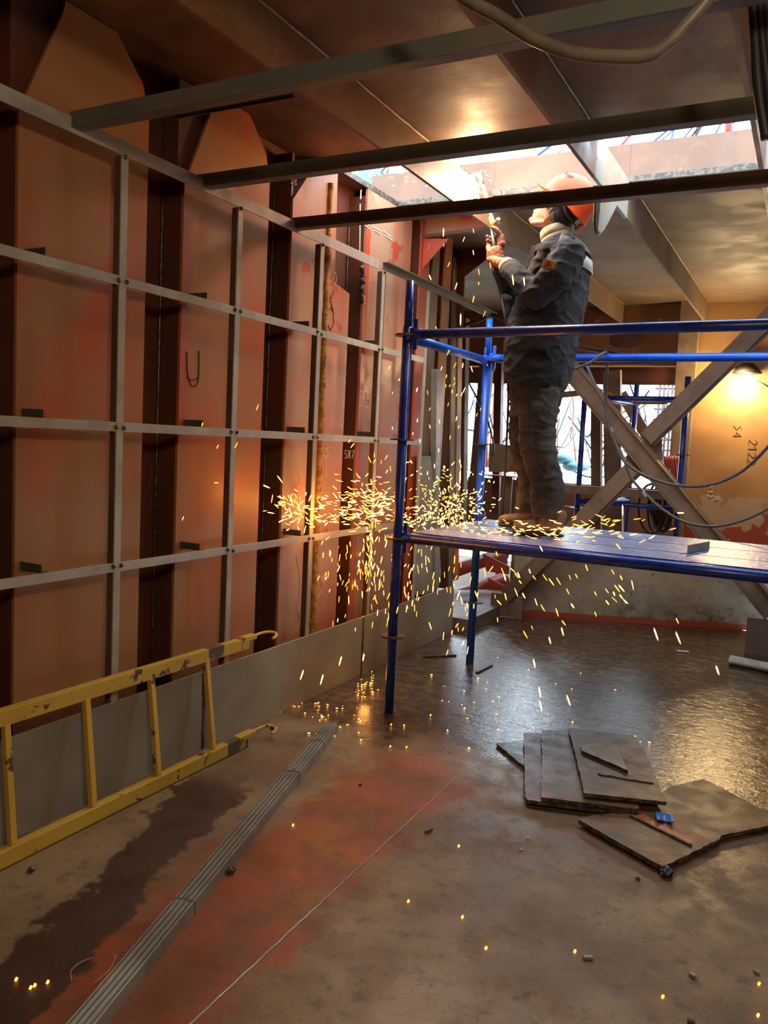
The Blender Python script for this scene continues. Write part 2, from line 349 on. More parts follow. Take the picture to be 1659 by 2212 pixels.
# raised deck behind the low coaming and the far bulkhead
Z2 = .55; YB = 8.15
bm = bmesh.new(); prism(bm, [(-2.1, 6.30, Z2-.04), (2.6, 8.33, Z2-.04), (2.6, 8.7, Z2-.04), (-2.1, 8.7, Z2-.04)], (0, 0, .04))
tag(obj('floor', bm, 'brace'), kind='structure')
tag(obj('floor', obox((-4.6, 5.5, .001), (-2.13, 8.7, .09)), 'brace'), kind='structure')
c0, c1 = Vector((-2.07, 6.27, 0)), Vector((.9, 7.56, 0)); n = Vector((-(c1-c0).y, (c1-c0).x, 0)).normalized()*.03
bm = bmesh.new(); prism(bm, [c0, c1, c1+n, c0+n], (0, 0, Z2+.03)); tag(obj('wall_back', bm, 'stained'), kind='structure')
bm = bmesh.new(); prism(bm, [c0, c0+n, (-2.12, 8.7, 0), (-2.16, 8.7, 0)], (0, 0, Z2)); tag(obj('wall_back', bm, 'primer_pink'), kind='structure')
bulkhead = tag(obj('wall_back', obox((-1.04, YB, .3), (2.6, YB+.02, ZC)), 'bulk'), kind='structure')
# header girder across the opening with its lightening hole
bm = bmesh.new()
hc = Vector((-1.70, YB, 2.46)); N = 28; x0, x1, z0, z1 = -4.6, -1.06, 2.22, ZC
ring = [(hc.x+.17*(abs(math.cos(a))**.7)*math.copysign(1, math.cos(a)), hc.z+.075*(abs(math.sin(a))**.8)*math.copysign(1, math.sin(a))) for a in [2*math.pi*k/N for k in range(N)]]
sq = []
for k in range(N):
    a = 2*math.pi*k/N; cx_, sz_ = math.cos(a), math.sin(a); s = 1/max(abs(cx_)/.32, abs(sz_)/.2, 1e-6); sq.append((hc.x+cx_*s, max(z0, hc.z+sz_*s)))
vr = [bm.verts.new((x, YB, z)) for x, z in ring]; vq = [bm.verts.new((x, YB, z)) for x, z in sq]
for k in range(N): bm.faces.new((vr[k], vr[(k+1) % N], vq[(k+1) % N], vq[k]))
box(bm, (x0, YB, z0), (hc.x-.32, YB+.015, z1)); box(bm, (hc.x+.32, YB, z0), (x1, YB+.015, z1)); box(bm, (hc.x-.32, YB, hc.z+.2), (hc.x+.32, YB+.015, z1))
box(bm, (hc.x-.32, YB, z0), (hc.x+.32, YB+.015, hc.z-.195))
g = obj('deck_girder', bm, 'deck'); tag(g, 'brown girder above the bright opening with an oval lightening hole', 'girder')
move(obj('bottom_flange', obox((x0, YB-.06, z0-.015), (x1, YB+.06, z0), ), 'beam'), g)
tag(obj('wall_back', obox((-4.6, YB+.25, 2.05), (-1.0, YB+.27, ZC)), 'shell'), kind='structure')
# wide flange post at the edge of the opening
t = thing('steel_post', 'dark wide-flange post between the bright opening and the lamp-lit bulkhead', 'post', loc=(-1.08, YB, Z2))
kids(t, [obj('flange', obox((-1.20, YB-.14, Z2), (-1.035, YB-.125, ZC-.001)), 'brace'), obj('web', obox((-1.105, YB-.125, Z2), (-1.09, YB-.001, ZC-.001)), 'shell'), obj('rail_edge', obox((-1.034, YB-.135, Z2), (-1.026, YB-.11, ZC-.19)), 'galv')])
# ================================================================== DECK BEAMS
BX = (-1.745, -.985, -.285)
lab = ['deck beam being cut by the torch flame', 'deck beam passing just above the orange helmet, painted along its cut side', 'deck beam at the right edge of the photo']
for i, (x, zb) in enumerate(zip(BX, (2.605, 2.60, 2.54))):
    t = thing('deck_beam', lab[i], 'beam', 'beams under the deck', (x, 2, zb))
    L = [obj('web', obox((x-.009, -.9, zb), (x+.009, HY0-.01, ZC-.0005)), 'beam'),
         obj('web', obox((x-.009, HY0-.01, zb), (x+.009, HY1+.012, ZC-.0005)), 'beampaint' if i else 'beam'),
         obj('web', obox((x-.009, HY1+.012, zb), (x+.009, 8.1, ZC-.0005)), 'deckfar')]
    bm = bmesh.new()
    y = -.8
    prev = None; pts = []
    while y < HY0: pts.append((x+.013, y, ZC-.004+random.uniform(-.002, .002))); y += .05
    tube(bm, pts, .009, 6); L.append(obj('weld_seam', bm, 'weld' if i == 1 else 'beam', smooth=True))
    bm = bmesh.new(); tube(bm, [(x+.013, HY1+.03+k*.05, ZC-.004+random.uniform(-.002, .002)) for k in range(72)], .007, 6); L.append(obj('weld_seam', bm, 'beam', smooth=True))
    kids(t, L)
    if i == 0: marks('chalk_mark', '00', (x+.0105, 2.55, 2.65), (0, 1, 0), (0, 0, 1), .035, 'chalk', t, .0012); marks('chalk_mark', '313', (x+.0105, 2.62, 2.70), (0, 1, 0), (0, 0, 1), .035, 'chalk', t, .0012)
    if i == 1: marks('chalk_mark', '9', (x-.006, 4.02, zb-.001), (1, 0, 0), (0, 1, 0), .02, 'chalk', t, .001)
    if i == 2: marks('chalk_mark', '40', (x-.006, 3.85, zb-.001), (.4, 1, 0), (-1, 0, 0), .018, 'chalk', t, .001)
# hanging cut tongue under the second beam
pl = [at(*q, 'x', -.985+.016) for q in ((1295, 400), (1353, 402), (1330, 440), (1300, 497), (1292, 505), (1286, 497))]
bm = bmesh.new(); prism(bm, pl, (.012, 0, 0)); o = obj('cut_bracket', bm, 'beampaint')
tag(o, 'pointed torch-cut bracket plate hanging from the deck beam behind the helmet', 'bracket')
bm = bmesh.new(); tube(bm, [at(*q, 'x', -.985+.02) for q in ((1287, 420), (1286, 450), (1285, 480), (1287, 497), (1293, 505), (1299, 498))], .008, 6, smooth=3); move(obj('burnt_edge', bm, 'weld', smooth=True), o)
# transverse frame left of the hatch's far side with a triangular bracket
t = thing('frame_header', 'pinkish transverse header behind the torch with a triangular corner bracket', 'header', loc=(-2.1, 4.8, 2.65))
bm = bmesh.new(); prism(bm, [at(905, 470, 'y', 4.8), at(1062, 450, 'y', 4.8), at(1062, 492, 'y', 4.8), at(912, 512, 'y', 4.8)], (0, .015, 0))
b2 = bmesh.new(); prism(b2, [at(908, 515, 'y', 4.79), at(968, 516, 'y', 4.79), at(909, 583, 'y', 4.79)], (0, .012, 0))
b3 = bmesh.new(); prism(b3, [at(905, 508, 'y', 4.78), at(1062, 488, 'y', 4.78), at(1062, 494, 'y', 4.78), at(905, 515, 'y', 4.78)], (0, .05, 0))
kids(t, [obj('web', bm, 'primer_pink'), obj('corner_bracket', b2, 'primer_red'), obj('flange', b3, 'coaming')])
marks('chalk_mark', 'Z', at(923, 540, 'y', 4.785), (1, 0, 0), (0, 0, 1), .035, 'chalk', t, .0015)
# ================================================================== WALL STIFFENER PANELS
XF = -2.35
PY = [1.04, 1.82, 2.60, 3.37, 4.10]; PW = .575
mats = ['primer', 'primer', 'primer', 'primer_pink', 'primer_pink']
plab = ['reddish wall panel at the photo\'s left edge', 'wide red-brown wall panel behind the ladder', 'red-brown wall panel with the dark U-shaped mark', 'pale pink wall panel scrawled with the number 12, beside the torn-out notch', 'pinkish wall panel with white weld dashes beside the red flange']
panels = []
for i in range(1, 5):
    y = PY[i]; t = thing('stiffener_panel', plab[i], 'wall panel', 'flanged stiffeners along the left wall', (XF, y, 0))
    h = ZC-.003
    if i in (1, 2): poly = [(y, .0), (y, 2.36), (y+.17, 2.745), (y+.18, h), (y+.41, h), (y+.54, 2.66), (y+.575, 2.54), (y+.575, 0)]
    elif i == 3: poly = [(y, 0), (y, 2.52), (y+.22, h), (y+.40, h), (y+.415, 2.20), (y+.575, 2.17), (y+.575, 0)]
    else: poly = [(y, 0), (y, h), (y+.58, h), (y+.58, 0)]
    bm = bmesh.new(); prism(bm, [(XF, a, b) for a, b in poly], (-.014, 0, 0)); f = obj('flange', bm, mats[i])
    wz = 2.745
    web = obj('web', obox((-2.469, y+.002, 0), (XF-.0145, y+.018, wz if i > 2 else 2.36)), 'shell')
    L = [f, web]
    bm = bmesh.new(); tube(bm, [(-2.462, y-.004, .05+k*.09) for k in range(30)], .006, 6); L.append(obj('weld_seam', bm, 'bead', smooth=True))
    if i in (1, 2):
        L.append(obj('snipe_shade', obox((-2.46, y-.01, 2.36), (XF-.03, y+.2, ZC-.01)), 'shell'))  # dark block standing in for the shaded interior behind the snipe
    kids(t, L); panels.append(t)
t2, t3, t4 = panels[1], panels[2], panels[3]
U, V = (0, 1, 0), (0, 0, 1); XS = XF+.002
bm = bmesh.new(); tube(bm, [at(*q, 'x', XS) for q in ((404, 760), (405, 800), (410, 825), (418, 835), (427, 828), (430, 800), (430, 758))], .0022, 5, smooth=3); tube(bm, [at(*q, 'x', XS) for q in ((404, 815), (416, 822), (430, 815))], .0022, 5)
move(obj('marker_scrawl', bm, 'darkmark'), t2)
def mk(text, px, py, size, par, mat='chalk', r=.0018, xs=XS): return marks('chalk_mark', text, at(px, py, 'x', xs), U, V, size, mat, par, r)
mk('12', 641, 1052, .085, t3); mk('=-H-', 655, 1160, .03, t3); mk('S5S', 664, 1085, .04, t3, r=.0012); mk('H=7', 650, 945, .02, t3, 'darkmark'); mk('38', 628, 225+170, .035, t3)
mk('3O', 709, 608, .06, t3); mk('X', 706, 668, .11, t3, 'darkmark'); mk('O', 706, 712, .12, t3, 'darkmark'); mk('LS', 692, 990, .06, t3)
mk('35', 776, 878, .085, t4); mk('587', 744, 990, .045, t3, r=.0014)
mk('L', 787, 655, .05, t4)
bm = bmesh.new()
for q in (((787, 480), (800, 489)), ((789, 487), (801, 496)), ((806, 490), (822, 500)), ((808, 497), (822, 507)), ((829, 500), (843, 511)), ((831, 508), (848, 520)), ((778, 440), (777, 545)), ((780, 410), (779, 430))):
    tube(bm, [at(*q[0], 'x', XS), at(*q[1], 'x', XS)], .0035, 5)
move(obj('white_dash', bm, 'chalk'), t4)
bm = bmesh.new(); tube(bm, [at(*q, 'x', XS) for q in ((688, 985), (703, 985), (705, 1030))], .0025, 5); move(obj('chalk_mark', bm, 'chalk'), t3); bm = bmesh.new(); tube(bm, [at(*q, 'x', XS) for q in ((640, 1200), (648, 1260), (637, 1360), (646, 1340), (640, 1300))], .0016, 5, smooth=4); move(obj('chalk_mark', bm, 'chalk'), t3); bm = bmesh.new(); tube(bm, [at(*q, 'x', XS) for q in ((693, 1180), (690, 1240), (697, 1270), (686, 1290))], .0014, 5, smooth=4)
move(obj('chalk_mark', bm, 'chalk'), t3)
# ochre weld strip down the joint of panel 12 and thick weld on the red panel
yj = at(706, 700, 'x', XF).y
bm = bmesh.new()
pts = [(XF+.002+random.uniform(-.002, .003), yj-.025+random.uniform(-.003, .003), .2+k*.03) for k in range(84)]
tube(bm, pts, [random.uniform(.017, .023) for _ in pts], 8); o = move(obj('weld_strip', bm, 'ywelds', smooth=True), t3)
bm = bmesh.new(); tube(bm, [Vector(at(783+random.uniform(-2, 2), 575+k*4, 'x', XF+.006)) for k in range(20)], [random.uniform(.008, .018) for _ in range(20)], 7); move(obj('thick_weld', bm, 'weld', smooth=True), t4)
y = PY[4]; move(obj('red_edge_strip', obox((XF+.0003, y+.003, .3), (XF+.002, y+.05, 2.66)), 'primer_red'), t4)
# narrow red flange and last panel
t = thing('flange_post', 'bright red vertical flange post beside the front scaffold post', 'post', 'flanged stiffeners along the left wall', (-2.3, 4.76, 0))
kids(t, [obj('flange', obox((-2.33, 4.76, 0), (-2.318, 4.90, ZC-.002)), 'primer_red'), obj('web', obox((-2.469, 4.82, 0), (-2.331, 4.835, ZC-.002)), 'shell')])
for y0, y1, x, mt, lb in ((4.945, 5.05, -2.33, 'deckfar', 'narrow brown flange post just right of the bright red one'), (5.20, 5.32, -2.36, 'primer', 'narrow red-brown flange post just before the wall ends')):
    t = thing('flange_post', lb, 'post', 'flanged stiffeners along the left wall', (x, y0, 0))
    kids(t, [obj('flange', obox((x, y0, 0), (x+.012, y1, ZC-.002)), mt), obj('web', obox((-2.469, (y0+y1)/2-.006, 0), (x-.001, (y0+y1)/2+.006, ZC-.002)), 'shell')])
# loose grey plates leaning behind the scaffold
bm = bmesh.new(); prism(bm, [at(893, 1285, 'x', -2.29), at(945, 1285, 'x', -2.29), at(953, 1240, 'x', -2.29), at(948, 1150, 'x', -2.29), at(930, 985, 'x', -2.29), at(903, 985, 'x', -2.29)], (-.01, 0, 0))
tag(obj('loose_plate', bm, 'kick'), 'pale grey tapering plate standing behind the front scaffold post', 'steel plate')
bm = bmesh.new(); q = [at(948, 1285, 'x', -2.27), at(950, 798, 'x', -2.27)]; bar(bm, (-2.28, q[0].y, .05), (-2.28, q[1].y, q[1].z), .008, .07, (0, 1, 0)); bar(bm, (-2.30, q[0].y-.03, .05), (-2.30, q[1].y-.03, q[1].z), .04, .006, (0, 1, 0))
tag(obj('loose_bar', bm, 'galv'), 'tall narrow grey angle bar standing upright beside the leaning grey plate', 'steel bar')
# ================================================================== LATTICE OF FLAT BARS
XL = -2.24
t = thing('bar_grid', 'large grid of pale grey flat bars before the red wall panels', 'metal frame', loc=(XL, 2.8, .34))
L = []
VY = [1.52, 2.168, 2.825, 3.477, 4.128]
for y in VY: L.append(obj('upright', obox((XL-.002, y-.016, .335), (XL+.004, y+.016, 2.325)), 'lattice', bevel=.0008))
for y in VY: L.append(obj('upright_leg', obox((XL-.03, y-.016, .335), (XL-.0025, y-.0125, 2.32)), 'angledark'))
for z in (.852, 1.368, 1.888):
    for a, b in zip([.87]+VY, VY): L.append(obj('crossbar', obox((XL-.003, a+.017, z-.017), (XL+.003, b-.017, z+.017)), 'lattice', bevel=.0008))
bm = bmesh.new(); box(bm, (XL-.003, .5, 2.322), (XL+.003, 4.06, 2.372)); box(bm, (XL-.04, .5, 2.366), (XL-.003, 4.06, 2.372)); L.append(obj('top_rail', bm, 'lattice', bevel=.001))
for y in VY:
    for z in (.852, 1.368, 1.888):
        for s in (-1, 1):
            bm = bmesh.new(); bmesh.ops.create_icosphere(bm, subdivisions=2, radius=.009, matrix=Matrix.Translation((XL+.005, y+s*.019, z+random.uniform(-.006, .006))))
            L.append(obj('weld_bead', bm, 'bead', smooth=True))
    bm = bmesh.new(); bmesh.ops.create_icosphere(bm, subdivisions=2, radius=.009, matrix=Matrix.Translation((XL+.006, y, 2.318))); L.append(obj('weld_bead', bm, 'bead', smooth=True))
for y0 in (1.84, 2.63, 3.39, 4.10):
    for z in (.852, 1.368, 1.888):
        if y0 > 4 and z < 1: continue
        bm = bmesh.new(); box(bm, (XF+.001, y0, z+.018), (XL-.004, y0+.004, z+.045)); box(bm, (XF+.001, y0, z+.016), (XL-.004, y0+.03, z+.019))
        L.append(obj('wall_tab', bm, 'tab'))
kids(t, L)
t = thing('bar_grid', 'smaller far grid of pale grey bars starting behind the front scaffold post', 'metal frame', loc=(XL, 4.7, .34))
L = [obj('upright', obox((XL-.002, 4.72, .335), (XL+.004, 4.752, 2.325)), 'lattice'), obj('upright', obox((XL-.012, 4.150, .335), (XL+.002, 4.156, 2.325)), 'angledark')]
for z in (.852, 1.368, 1.888): L.append(obj('crossbar', obox((XL-.003, 4.158, z-.017), (XL+.003, 4.718, z+.017)), 'lattice'))
bm = bmesh.new(); box(bm, (XL-.003, 4.12, 2.33), (XL+.003, 5.9, 2.372)); box(bm, (XL-.003, 4.12, 2.366), (XL+.037, 5.9, 2.372)); L.append(obj('top_rail', bm, 'angle'))
kids(t, L)
# angle bars crossing from the top rail to the right
for (y, z, mt, lb, x0) in ((1.935, 2.385, 'angle', 'grey-green angle bar, uppermost and nearest of the three overhead crossbars', -2.245), (2.59, 2.387, 'angle', 'grey-green angle bar crossing right above the cut deck opening', -2.29), (3.235, 2.385, 'angledark', 'dark angle bar crossing in front of the worker\'s face', -2.27)):
    bm = bmesh.new(); box(bm, (x0, y-.003, z-.047), (2.55, y+.003, z+.003)); box(bm, (x0, y+.003, z-.047), (2.55, y+.046, z-.041))
    tag(obj('angle_bar', bm, mt, bevel=.001), lb, 'angle bar', 'angle bars crossing overhead')
bm = bmesh.new(); a, b = at(375, 233, 'z', 2.40), at(628, 186, 'z', 2.40); bar(bm, a, b, .03, .006, (0, 0, 1)); bar(bm, a+Vector((0, .015, -.014)), b+Vector((0, .015, -.014)), .005, .03, (0, 0, 1))
tag(obj('angle_bar', bm, 'angledark'), 'short brown angle piece just under the nearest overhead crossbar', 'angle bar', 'angle bars crossing overhead')
# grey base plates
edges = [(.2, 2.655), (2.67, 4.045), (4.065, 5.40)]
kl = ['grey base plate standing behind the yellow ladder', 'long grey base plate between the ladder and the dark stained joint', 'grey base plate behind the foot of the front scaffold post']
for (a, b), lb in zip(edges, kl):
    tag(obj('base_plate', obox((-2.234, a, 0), (-2.224, b, .347)), 'kick', bevel=.002), lb, 'steel plate', 'grey plates along the foot of the wall')
for yy in (2.6625, 4.055):
    bm = bmesh.new(); tube(bm, [(-2.232+random.uniform(-.002, .002), yy+random.uniform(-.004, .004), .01+.03*k) for k in range(12)], .013, 7)
    tag(obj('weld_seam', bm, 'weld', smooth=True), 'dark rough vertical weld '+('behind the last rung of the yellow ladder' if yy < 3 else 'in the base plates left of the front scaffold post'), 'weld')
# ================================================================== YELLOW LADDER
t = thing('ladder', 'chipped yellow steel ladder lying on its side against the base plate', 'ladder', loc=(-2.1, 2.2, 0))
L = []
def rail(a, b, h, w, nm, mt): 
    bm = bmesh.new(); bar(bm, a, b, w, h, (0, 0, 1)); return obj(nm, bm, mt, bevel=.002)
lo0, lo1 = Vector((-2.10, .8, .031)), Vector((-2.10, 2.80, .031)); up0, up1 = Vector((-2.185, .8, .447)), Vector((-2.185, 2.90, .432))
L += [rail(lo0, lo1, .052, .034, 'side_rail', 'yellow'), rail(up0, up1, .052, .034, 'side_rail', 'yellow')]
L += [rail(Vector((-2.10, 2.66, .0305)), Vector((-2.10, 2.80, .0305)), .0535, .0355, 'scorched_end', 'yburn'), rail(Vector((-2.185, 2.62, .434)), Vector((-2.185, 2.72, .4335)), .0535, .0355, 'scorched_end', 'yburn')]
for y in (.99, 1.31, 1.63, 1.95, 2.265, 2.585):
    bm = bmesh.new(); bar(bm, (-2.103, y, .056), (-2.180, y+.03, .425), .022, .022, (0, 1, 0)); L.append(obj('rung', bm, 'yellow', bevel=.002))
for a, dx in ((lo1, .0), (up1, .0)):
    bm = bmesh.new(); box(bm, (a.x-.02, a.y-.06, a.z+.01), (a.x+.02, a.y+.05, a.z+.03)); L.append(obj('hook_plate', bm, 'yellow', bevel=.002))
    bm = bmesh.new(); tube(bm, [a+Vector(q) for q in ((0, .05, .02), (.005, .10, .024), (.015, .15, .022), (.04, .165, .016), (.055, .145, .008), (.055, .12, .002))], .007, 8, smooth=4); L.append(obj('hook', bm, 'yellow', smooth=True))
kids(t, L)
# ================================================================== BUNDLE OF PROFILES
t = thing('profile_bundle', 'long grey bundle of steel profiles tied with wire on the floor', 'steel bundle', loc=(-1.6, 2.2, 0))
a, b = Vector((-1.26, .95, 0)), Vector((-1.878, 3.16, 0)); d = (b-a).normalized(); sd = Vector((d.y, -d.x, 0)); L = []
for k in range(4):
    o_ = sd*(k-1.5)*.0155
    bm = bmesh.new(); jj = random.uniform(-.03, .03)
    bar(bm, a+o_+Vector((0, 0, .016)), b+o_+d*jj+Vector((0, 0, .016)), .013, .031, (0, 0, 1))
    for sg in (-1, 1): bar(bm, a+o_+Vector((0, 0, .0215))+sd*.0058*sg, b+o_+d*jj+Vector((0, 0, .0215))+sd*.0058*sg, .0022, .0425, (0, 0, 1))
    L.append(obj('profile', bm, 'galv', bevel=.0008))
for s in (.34, .42+.33, .9):
    p = a+(b-a)*s; z0_ = .0425; hw = .034
    bm = bmesh.new(); tube(bm, [p-sd*hw+Vector((0, 0, .003)), p-sd*hw+Vector((0, 0, z0_)), p+Vector((0, 0, z0_+.003)), p+sd*hw+Vector((0, 0, z0_)), p+sd*hw+Vector((0, 0, .003))], .0016, 6); tube(bm, [p+Vector((0, 0, z0_+.002)), p+d*.02+sd*.006+Vector((0, 0, z0_+.006))], .0016, 6)
    L.append(obj('tie_wire', bm, 'wire'))
kids(t, L)
# ================================================================== SCAFFOLD
def rosette(x, y, z, mt='rosette'):
    bm = bmesh.new(); N = 24
    def rg(r, zz): return [bm.verts.new((x+r*math.cos(2*math.pi*k/N), y+r*math.sin(2*math.pi*k/N), zz)) for k in range(N)]
    A, B, D, E_ = rg(.026, z+.004), rg(.061, z+.004), rg(.061, z-.004), rg(.026, z-.004)
    for P_, Q_ in ((A, B), (B, D), (D, E_)):
        for k in range(N): bm.faces.new((P_[k], P_[(k+1) % N], Q_[(k+1) % N], Q_[k]))
    for k in range(8):
        an = 2*math.pi*(k+.5)/8; c_ = Vector((x+.044*math.cos(an), y+.044*math.sin(an), z+.0045)); 
        vs_ = [bm.verts.new(c_+Vector((.007*math.cos(q), .007*math.sin(q), 0))) for q in [2*math.pi*j/8 for j in range(8)]]
        bm.faces.new(vs_).material_index = 1
    return obj('rosette', bm, [mt, 'black'])
t = thing('scaffold_tower', 'blue tubular scaffold carrying the worker\'s platform', 'scaffold', loc=(-1.77, 4.1, 0))
L = []; fx, fy, ry = -1.79, 3.573, 4.691; rx = -1.80; X2 = .79
for (x, y, mt, zt) in ((fx, fy, 'blue', 2.14), (rx, ry, 'bluelight', 2.13), (X2, fy, 'blue', 2.14), (X2, ry, 'bluelight', 2.13)):
    p = obj('post', tubebm([(x, y, 0), (x, y, zt-.22)], .0242, 20), mt, smooth=False); setsmooth(p)
    sp = obj('spigot', tubebm([(x, y, zt-.22), (x, y, zt)], .020, 18), mt); setsmooth(sp); sp.parent = p
    for z in (.394, .888, 1.375, 1.88):
        r_ = rosette(x, y, z); r_.parent = p
    L.append(p)
def ledger(a, b, mt, r=.0235):
    a, b = Vector(a), Vector(b); d = (b-a).normalized()
    o = obj('ledger', tubebm([a+d*.075, b-d*.075], r, 20), mt); setsmooth(o)
    for e, s in ((a, 1), (b, -1)):
        q = e+d*s*.03
        bm = bmesh.new(); tube(bm, [q, e+d*s*.08], [.020, .027], 14); bar(bm, q+Vector((0, 0, -.035)), q+Vector((0, 0, .03)), .03, .03)
        bar(bm, q+d*s*.012+Vector((0, 0, -.075)), q+d*s*.012+Vector((0, 0, .075)), .010, .02, d)
        h = obj('wedge_head', bm, mt, bevel=.003); h.parent = o
    return o
L += [ledger((fx, fy, 1.885), (X2, fy, 1.90), 'blue'), ledger((rx, ry, 1.895), (X2, ry, 1.895), 'bluelight'), ledger((fx, fy, 1.870), (rx, ry, 1.880), 'bluelight'),
      ledger((fx, fy, .893), (X2, fy, .893), 'blue', .0255), ledger((rx, ry, .885), (X2, ry, .885), 'blue'), ledger((fx, fy, .875), (rx, ry, .875), 'blue'), ledger((X2, fy, .875), (X2, ry, .875), 'blue')]
kids(t, L)
PZ = .92
ws = [(3.602, 3.885), (3.895, 4.265), (4.275, 4.66)]
for (a, b), lb in zip(ws, ('blue steel scaffold plank nearest the front rail, under the little grey offcut', 'middle blue steel scaffold plank that the worker stands on', 'far blue steel scaffold plank along the rear rail')):
    bm = bmesh.new(); box(bm, (-1.73, a, PZ-.04), (.73, b, PZ)); box(bm, (-1.73, a, PZ-.055), (.73, a+.004, PZ-.04)); 
    o = obj('scaffold_plank', bm, ['plank'], bevel=.003); tag(o, lb, 'scaffold plank', 'planks of the scaffold platform')
    bm = bmesh.new(); box(bm, (-1.731, a-.0015, PZ-.056), (.731, a-.0005, PZ+.0005)); move(obj('side_lip', bm, 'blue'), o)
# offcut on the plank
p = at(1484, 1197, 'z', PZ); q = at(1532, 1187, 'z', PZ); d = (q-p)
bm = bmesh.new(); prism(bm, [p, q, q+Vector((0, 0, .04)), p+Vector((0, 0, .04))], (0, .004, 0)); prism(bm, [p+Vector((-.03, -.02, .0005)), q+Vector((.0, -.03, .0005)), q+Vector((0, 0, .0005)), p+Vector((0, 0, .0005))], (0, 0, .003))
tag(obj('angle_offcut', bm, 'kick'), 'short pale angle offcut lying on the blue platform', 'offcut')
# ================================================================== SCRAP PLATES
def rough_plate(px, z, th, name, label, mat='plate', n=7, tilt=None, group='torch-cut plates stacked on the floor'):
    pts = [at(x, y, 'z', z+th) for x, y in px]; P_ = []
    for i, p in enumerate(pts):
        q = pts[(i+1) % len(pts)]; e = q-p; k = max(2, int(e.length/.02)); nn = Vector((e.y, -e.x, 0)).normalized()
        for j in range(k): P_.append(p+e*(j/k)+nn*(random.uniform(-.0025, .0025) if j else 0))
    bm = bmesh.new()
    a = [bm.verts.new(p) for p in P_]; b = [bm.verts.new(p+Vector((random.uniform(-.003, .003), random.uniform(-.003, .003), -th))) for p in P_]
    N_ = len(P_); bm.faces.new(a).material_index = 0; bm.faces.new(b[::-1]).material_index = 0
    for i in range(N_): bm.faces.new((a[i], b[i], b[(i+1) % N_], a[(i+1) % N_])).material_index = 1
    o = obj(name, bm, [mat, 'weld']); return tag(o, label, 'steel plate', group)
rough_plate([(1072, 1605), (1140, 1598), (1200, 1640), (1135, 1658)], .002, .012, 'scrap_plate', 'dark triangular plate corner sticking out left at the bottom of the stack', 'platedark')
rough_plate([(1132, 1583), (1172, 1583), (1240, 1600), (1372, 1747), (1370, 1757), (1140, 1728), (1134, 1718)], .016, .014, 'scrap_plate', 'long narrow reddish plate, leftmost of the upright stack')
rough_plate([(1170, 1577), (1235, 1576), (1300, 1640), (1380, 1738), (1378, 1748), (1168, 1722), (1171, 1660)], .033, .014, 'scrap_plate', 'middle rectangular plate with the orange scorched foot in the stack')
rough_plate([(1228, 1572), (1370, 1590), (1394, 1625), (1440, 1732), (1262, 1713), (1249, 1655)], .055, .014, 'scrap_plate', 'upper rectangular plate of the stack carrying the small kite-shaped plate')
rough_plate([(1256, 1612), (1320, 1597), (1332, 1612), (1356, 1664), (1257, 1621)], .0695, .012, 'scrap_plate', 'small kite-shaped grey plate lying on top of the stack', 'kite')
bp = rough_plate([(1249, 1770), (1290, 1758), (1352, 1758), (1432, 1712), (1445, 1700), (1520, 1682), (1659, 1755), (1700, 1775), (1570, 1802), (1558, 1804), (1555, 1812), (1432, 1872), (1340, 1822)], .012, .016, 'scrap_plate', 'big wet plate nearest the camera with a weld ridge and the blue scrap on it')
bm = bmesh.new(); tube(bm, [at(1362+k*6.6+random.uniform(-1, 1), 1762+k*3.25, 'z', .03) for k in range(21)], .006, 6); move(obj('weld_ridge', bm, 'weld', smooth=True), bp); 
bm = bmesh.new(); prism(bm, [at(x, y, 'z', .0282) for x, y in ((1372, 1762), (1390, 1759), (1497, 1818), (1490, 1823))], (0, 0, .0006)); move(obj('red_paint_band', bm, 'primer_red'), bp)
bm = bmesh.new()
for k in range(8):
    for j in range(5):
        pass
g = [[at(1416+44*i/6*.85+3*j/4, 1754+18*j/4+6*i/6, 'z', .031+.012*abs(i/6-.5)*2) for i in range(7)] for j in range(5)]
vv = [[bm.verts.new(p) for p in r_] for r_ in g]
for j in range(4):
    for i in range(6): bm.faces.new((vv[j][i], vv[j][i+1], vv[j+1][i+1], vv[j+1][i]))
o = obj('blue_scrap', bm, 'bluescrap', smooth=True); s_ = o.modifiers.new('s', 'SOLIDIFY'); s_.thickness = .0015; tag(o, 'curled bright blue scrap of film on the big wet plate', 'scrap')
bm = bmesh.new(); tube(bm, [at(1292+k*8+random.uniform(-1, 1), 1672+k*1.4+random.uniform(-1, 1), 'z', .071) for k in range(16)], .004, 5); tag(obj('weld_bead', bm, 'weld', smooth=True), 'rough dark weld line across the upper stacked plate', 'weld')
# slag lumps and crumbs
def lump(px, py, s, lb, nm='slag_lump', mat='slag', cat='slag lump', sy=1.0):
    p = at(px, py, 'z', 0); bm = bmesh.new(); bmesh.ops.create_icosphere(bm, subdivisions=3, radius=s)
    sd_ = Vector((px, py, 0))
    for v in bm.verts: v.co *= 1+.55*noise.noise(v.co*(1.6/s)+sd_); v.co.z *= .7; v.co.y *= sy
    zmin = min(v.co.z for v in bm.verts)
    for v in bm.verts: v.co += Vector((p.x, p.y, -zmin-.001))
    return tag(obj(nm, bm, mat), lb, cat)
lump(1440, 1893, .021, 'black slag lump on the floor in front of the big plate')
lump(500, 1885, .015, 'grey slag lump beside the tied profile bundle', mat='platedark')
lump(68, 1883, .011, 'small grey lump on the floor below the ladder', mat='platedark')
lump(590, 1575, .014, 'dark lump on the floor beyond the ladder hooks')
lump(1378, 1900, .007, 'tiny grey crumb left of the black slag lump', 'crumb', 'platedark', 'crumb')
lump(778, 1697, .006, 'tiny dark crumb on the red floor beyond the bundle', 'crumb', 'slag', 'crumb')
